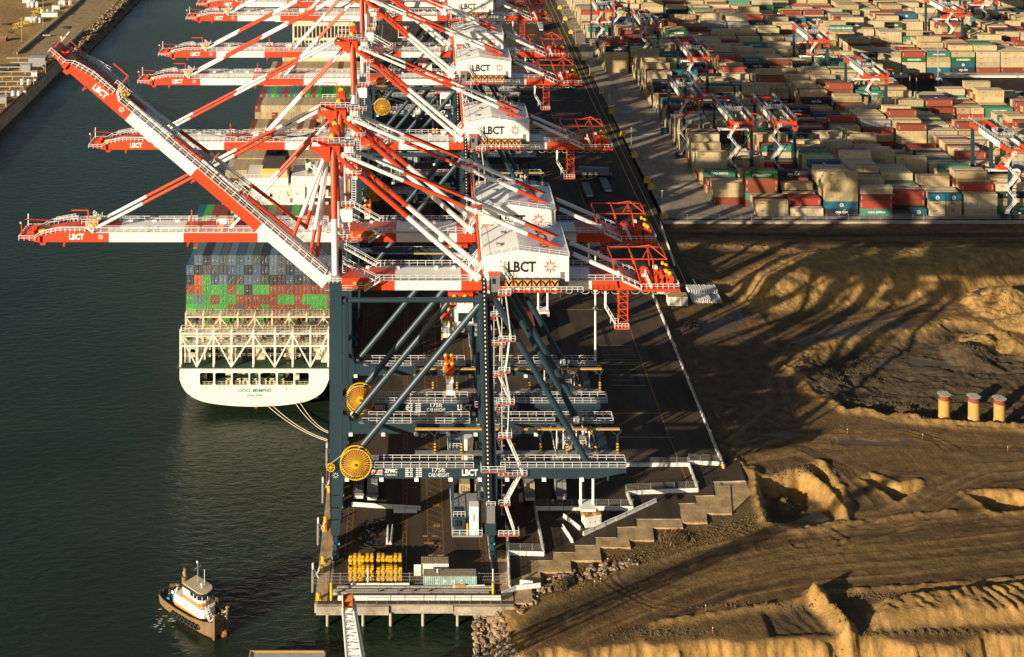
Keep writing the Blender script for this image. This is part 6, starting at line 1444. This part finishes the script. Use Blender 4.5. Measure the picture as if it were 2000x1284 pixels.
b = MB(); b.tube((1.5,.4,7.9),(1.5,.4,12.6),.09,'steel',6); b.beam((1.5,-.6,11.4),(1.5,1.4,11.4),.08,.08,'rail_white'); b.box(1.1,1.5,.35,.45,12.2,12.7,'rail_white'); b.tube((3.2,.9,7.9),(3.2,.9,11.4),.07,'rail_white',5); b.build('mast',tug)
for s in (-1,1):
    b = MB(); y = s*1.9; b.box(9.6,10.2,y-.25,y+.25,-.3,5.2,'tug_tan'); b.beam((9.7,y,4.6),(7.8,y,2.7),.15,.15,'rail_white'); b.beam((9.7,y,3.0),(8.3,y,2.8),.15,.15,'rail_white'); b.box(9.55,10.25,y-.3,y+.3,5.2,5.35,'brass'); b.build('push_post',tug)
for k in range(8):
    b = MB(); x = -2.6+k*1.15; hw = 3.4; b.ring((x,1.1+.06*k),.3,.62,-hw-.25,-hw+.1,'tyre',14); b.build('tyre',tug)
b = MB(); b.ring((0,1.2),.35,.7,-10.0,-9.6,'tyre',14,'x'); b.build('tyre',tug)
b = MB(); rr = random.Random(5)
for k in range(30): x = rr.uniform(-8.5,-4); y = rr.uniform(-2.2,2.2); b.box(x,x+rr.uniform(.2,.9),y,y+rr.uniform(.2,.8),1.6,1.6+rr.uniform(.2,1.2),rr.choice(['tug_dark','teal','tug_dark','brass','rail_white','rust']))
b.tube((-4.6,-1.4,1.7),(-4.6,-1.4,3.6),.35,'teal',8); b.tube((-7,-1.8,1.6),(-7,1.8,1.6),.12,'rail_white',5); b.beam((-6.2,0,1.6),(-5.2,0,4.2),.2,.2,'rail_white'); b.blob((8.4,-.6,3.6),.35,'copper',7,5,(1,1,1.5)); b.blob((8.3,.8,3.4),.35,'rust',7,5,(1,1,1.5)); b.build('deck_gear',tug)
b = MB(); random.seed(3); b.blob((0,0,.2),.85,'copper',9,7,(1,1,1.1),.12); b.ring((0,0),.5,.7,.9,1.0,'brass',10,'z'); o = b.build('buoy'); p = at(437,1240,ZW); o.location = (p.x,p.y,ZW); tag(o,'round orange buoy floating at the bow of the tugboat','buoy')
# foam beside the tug
mat('foam',(.55,.58,.55),.6,.3); b = MB(); rr = random.Random(12); i = b.mi('foam')
for k in range(30):
    t = rr.random(); px = 300+rr.gauss(18,14); py = 1213+rr.gauss(0,9)+ (px-318)*-.1; p = at(px,py,ZW); s = rr.uniform(.05,.26); n = len(b.v); a = rr.uniform(-.6,.2)
    b.v += [(p.x-s*2,p.y-s*.5+a*s,ZW+.03),(p.x+s*.6,p.y-s*.6,ZW+.03),(p.x+s*2.2,p.y+s*.3-a*s,ZW+.03),(p.x-s*.4,p.y+s*.6,ZW+.03)]; b.f.append((n,n+1,n+2,n+3)); b.m.append(i)
stuff(tag(b.build('foam'),'thin white foam drifting on the water beside the tugboat','foam'))
# ------------------------------------------------------------------ lattice crane on a barge, barge edge
lc = thing('lattice_crane','white lattice crane boom with orange head rising over the wharf end','crane',(-9.0,250,-2.6))
p0 = Vector((-.2,0,2.6)); p1 = Vector((-1.3,-32.3,44.4)); ax = (p1-p0).normalized(); sx_ = Vector((1,0,0)); up_ = sx_.cross(ax)*-1
def cp(t,i):
    w = 1.9*(1-t)+.85*t if t < .97 else .8; c = p0.lerp(p1,t); a,bb = ((-1,-1),(1,-1),(1,1),(-1,1))[i]; return c+sx_*a*w+up_*bb*w*.8
b = MB(); nseg = 34
for i in range(4): b.tube(cp(0,i),cp(.96,i),.2,'rail_white',6)
bm = b.build('boom_chord',lc); b = MB()
for k in range(nseg):
    t0,t1 = .96*k/nseg,.96*(k+1)/nseg
    for i in range(4):
        j = (i+1)%4
        b.tube(cp(t0,i) if k%2 else cp(t0,j),cp(t1,j) if k%2 else cp(t1,i),.1,'rail_white',4); b.tube(cp(t1,i),cp(t1,j),.09,'rail_white',4)
b.build('lattice_brace',lc)
b = MB(); hd = p1-ax*3.0
for s in (-.75,.75):
    c0 = hd+sx_*s; b.add([c0-ax*1.0-up_*.7,c0-ax*1.0+up_*.7,c0+ax*2.2+up_*1.0,c0+ax*4.6+up_*.3,c0+ax*4.4-up_*.5,c0+ax*1.6-up_*1.0]+[c0+sx_*.12-ax*1.0-up_*.7,c0+sx_*.12-ax*1.0+up_*.7,c0+sx_*.12+ax*2.2+up_*1.0,c0+sx_*.12+ax*4.6+up_*.3,c0+sx_*.12+ax*4.4-up_*.5,c0+sx_*.12+ax*1.6-up_*1.0],[(0,1,2,3,4,5),(11,10,9,8,7,6)]+[(i,(i+1)%6,6+(i+1)%6,6+i) for i in range(6)],'orange_paint')
for t in (.2,1.6,3.4): b.tube(hd+ax*t-sx_*.75,hd+ax*t+sx_*.75,.55 if t > 1 else .3,'orange_paint',12)
b.beam(hd+ax*1-sx_*.8,hd+ax*2.5+sx_*.8,.25,.25,'orange_paint'); b.build('boom_head',lc)
b = MB(); 
for s in (-.5,0,.5): b.tube(p0+Vector((s,2,2)),hd+ax*3.6+sx_*s,.03,'cable',4)
b.build('hoist_rope',lc)
b = MB(); b.box(-2.4,2.4,-1.5,6,1.2,4.6,'white'); b.box(-3.4,-2.2,-3,4.6,0,1.1,'dark'); b.box(2.2,3.4,-3,4.6,0,1.1,'dark'); b.build('crawler_body',lc)
def barge(label,x0,x1,y0,y1):
    root = thing('work_barge',label,'barge',((x0+x1)/2,(y0+y1)/2,ZW)); w,l = (x1-x0)/2,(y1-y0)/2; b = MB(); b.box(-w,w,-l,l,-.8,2.38,'concrete'); b.build('hull',root); b = MB(); b.box(-w+.3,w-.3,l-.35,l-.05,2.38,2.6,'brass'); b.box(-w,-w+.3,-l,l,2.38,2.6,'brass'); b.build('coaming',root)
barge('edge of a tan work barge at the bottom, left of the lattice boom',-32.5,-17.2,236,269.2)
barge('work barge below the picture carrying the lattice crane',-15.5,2,236,259)
# ------------------------------------------------------------------ far shore across the channel
rr = random.Random(15)
b = MB(); 
for k in range(900):
    y = rr.uniform(745,1150); random.seed(k); b.blob((-193.5+rr.uniform(-2.2,4.2),y,-.6-rr.random()*.4-max(0,0)),rr.uniform(.6,1.3),['rock_a','rock_b','rock_c'][k%3],5,4,(1,1,.7),.2)
    x,_,_ = b.v[-1]
for k in range(700):
    y = rr.uniform(745,1100); random.seed(k+5000); t = rr.random(); b.blob((-190.8+t*5,y,-.8-4.4*t),rr.uniform(.6,1.2),['rock_a','rock_b','rock_c'][k%3],5,4,(1,1,.7),.2)
stuff(tag(b.build('riprap'),'pale rock bank along the far shore of the channel','rocks'))
b = MB(); b.box(-191.2,-186,744,1300,-7,-3.5,'rock_b'); struct(b.build('shore_bank'))
def tankset(x,y,n,h,r,m,l):
    for k in range(n):
        root = thing('storage_tank',NUM[k]+' '+l,'tank',(x+rr.uniform(-.5,.5)+(k%3)*r*2.4,y+(k//3)*r*2.6,-.4),0,l+' group'); b = MB(); b.tube((0,0,0),(0,0,h*.7*rr.uniform(.8,1.1)),r*.75,m,12); b.build('shell',root); b = MB(); b.blob((0,0,h*.7),r*.72,m,10,4,(1,1,.25)); b.build('dome',root)
spots_ = [((55,14),5,5,1.3,'rail_white','white upright tank in the cluster at the upper left shore'),((60,44),5,4,1.2,'rail_white','white upright tank beside the yellow pumps on the far shore'),((82,26),3,3.2,1.4,'rail_white','white tank near the long shed on the far shore'),((118,10),4,4,1.2,'rail_white','white tank near the far shore fence at the upper edge'),((45,165),3,3.5,1.3,'rail_white','white tank behind the far seawall, upper group'),((24,187),3,3.2,1.3,'rail_white','white tank behind the far seawall, lower group')]
for (px,py),n,h,r,m,l in spots_: p = at(px,py,-.4); tankset(p.x,p.y,n,h,r,m,l)
for k,(px,py) in enumerate(((30,55),(42,52),(52,47),(66,30),(74,24))):
    p = at(px,py,-.4); b = MB(); b.beam((-1.2,0,0),(0,0,4.2),.35,.35,'yellow'); b.beam((1.2,0,0),(0,0,4.2),.35,.35,'yellow'); b.beam((-3,0,3.8),(3,0,4.8),.4,.5,'yellow'); b.box(2.4,3.6,-.5,.5,3.2,5.2,'yellow'); b.box(-3,3,-1,1,0,.4,'yellow'); o = b.build('oil_pump'); o.location = p; o.scale = (.6,.6,.6); tag(o,f"yellow oil pump on the far shore, {NUM[k]} from left",'oil pump','oil pumps on the far shore')
for k,(px,py,w,d,h,m) in enumerate(((98,32,10,4,2.6,'barrier'),(62,40,8,2,2,'barrier'),(54,5,6,3,2.6,'barrier'),(110,18,5,3,2.5,'barrier'),(5,80,5,4,2,'rust'),(75,128,9,7,5,'steel'),(52,140,5,4,4,'steel'),(5,200,5,4,3,'steel'),(68,148,3,3,2.4,'barrier'))):
    p = at(px,py,-.4); root = thing('shore_hut',f"{['pale','pale','pale','pale','brown','grey','grey','grey','pale'][k]} small building on the far shore, {NUM[k]} of the scattered huts",'hut',p); b = MB(); b.box(-w/2,w/2,-d/2,d/2,0,h,m); b.build('wall',root); b = MB(); b.prismx([(-d/2-.2,h),(d/2+.2,h),(0,h+.5)],-w/2-.2,w/2+.2,'steel'); b.build('roof',root)
b = MB(); 
for k in range(120): y = 745+k*4.2; b.beam((-222,y,-.5),(-222,y,1.8),.12,.12,'brass')
for z in (.6,1.2,1.8): b.beam((-222,745,z),(-222,1250,z),.05,.05,'brass')
b.box(-220.6,-220,745,1250,-.6,.9,'concrete'); tag(b.build('shore_fence'),'tan wire fence on a low wall along the far shore track','fence')
for k,(px,py,h) in enumerate(((42,82,14),(84,50,16),(89,150,8),(66,172,8),(12,210,8),(41,192,8),(140,12,12))):
    p = at(px,py,-.4); b = MB(); b.tube((0,0,0),(0,0,h),.18,'concrete',6,.12); b.box(-.6,.6,-.2,.2,h-.4,h,'concrete'); o = b.build('lamp_pole'); o.location = p; tag(o,f"lamp pole on the far shore, {NUM[k]} of those standing there",'lamp pole','lamp poles on the far shore')
for k in range(14):
    y = 606+k*9.6; b = MB(); L = rr.uniform(14,30); b.tube((-L,0,1.2),(0,0,1.2),.28,'concrete',8)
    for j in range(4): b.box(-L*j/4-.2,-L*j/4+.2,-.2,.2,-.5,1.1,'brass')
    o = b.build('pipe_run'); o.location = (-196,y,0); tag(o,f"pale pipe on supports behind the far seawall, {NUM[k] if k<12 else ['thirteenth','fourteenth'][k-12]} from below",'pipe','pipes behind the seawall')
b = MB(); b.tube((-197,745,.2),(-197,800,.2),.9,'steel',8); tag(b.build('outfall_pipe'),'large grey pipe lying along the top of the far rock bank','pipe')
root = thing('shore_car','small pale car parked on the far shore track','car',at(91,71,-.3),R(20)); b = MB(); b.box(-2.1,2.1,-.9,.9,.4,1.0,'barrier'); b.build('body',root); b = MB(); b.hexa([(-1.4,-.8),(1.1,-.8),(1.1,.8),(-1.4,.8)],[(-1.0,-.65),(.5,-.65),(.5,.65),(-1.0,.65)],1.0,1.6,'glass'); b.build('cabin',root)
for x in (-1.3,1.3):
    for y in (-.85,.75): MB().tube((x,y,.35),(x,y+.15,.35),.35,'tyre',8).build('wheel',root)
for pts in ([(3,46),(25,44),(20,48),(5,49)],[(85,54),(98,50),(96,57),(88,57)],[(122,52),(134,50),(133,56),(124,56)],[(0,126),(34,124),(32,134),(0,140)],[(15,62),(22,60),(20,64),(15,65)]): sheet('puddle',P2(pts,.1),.12,'puddle')
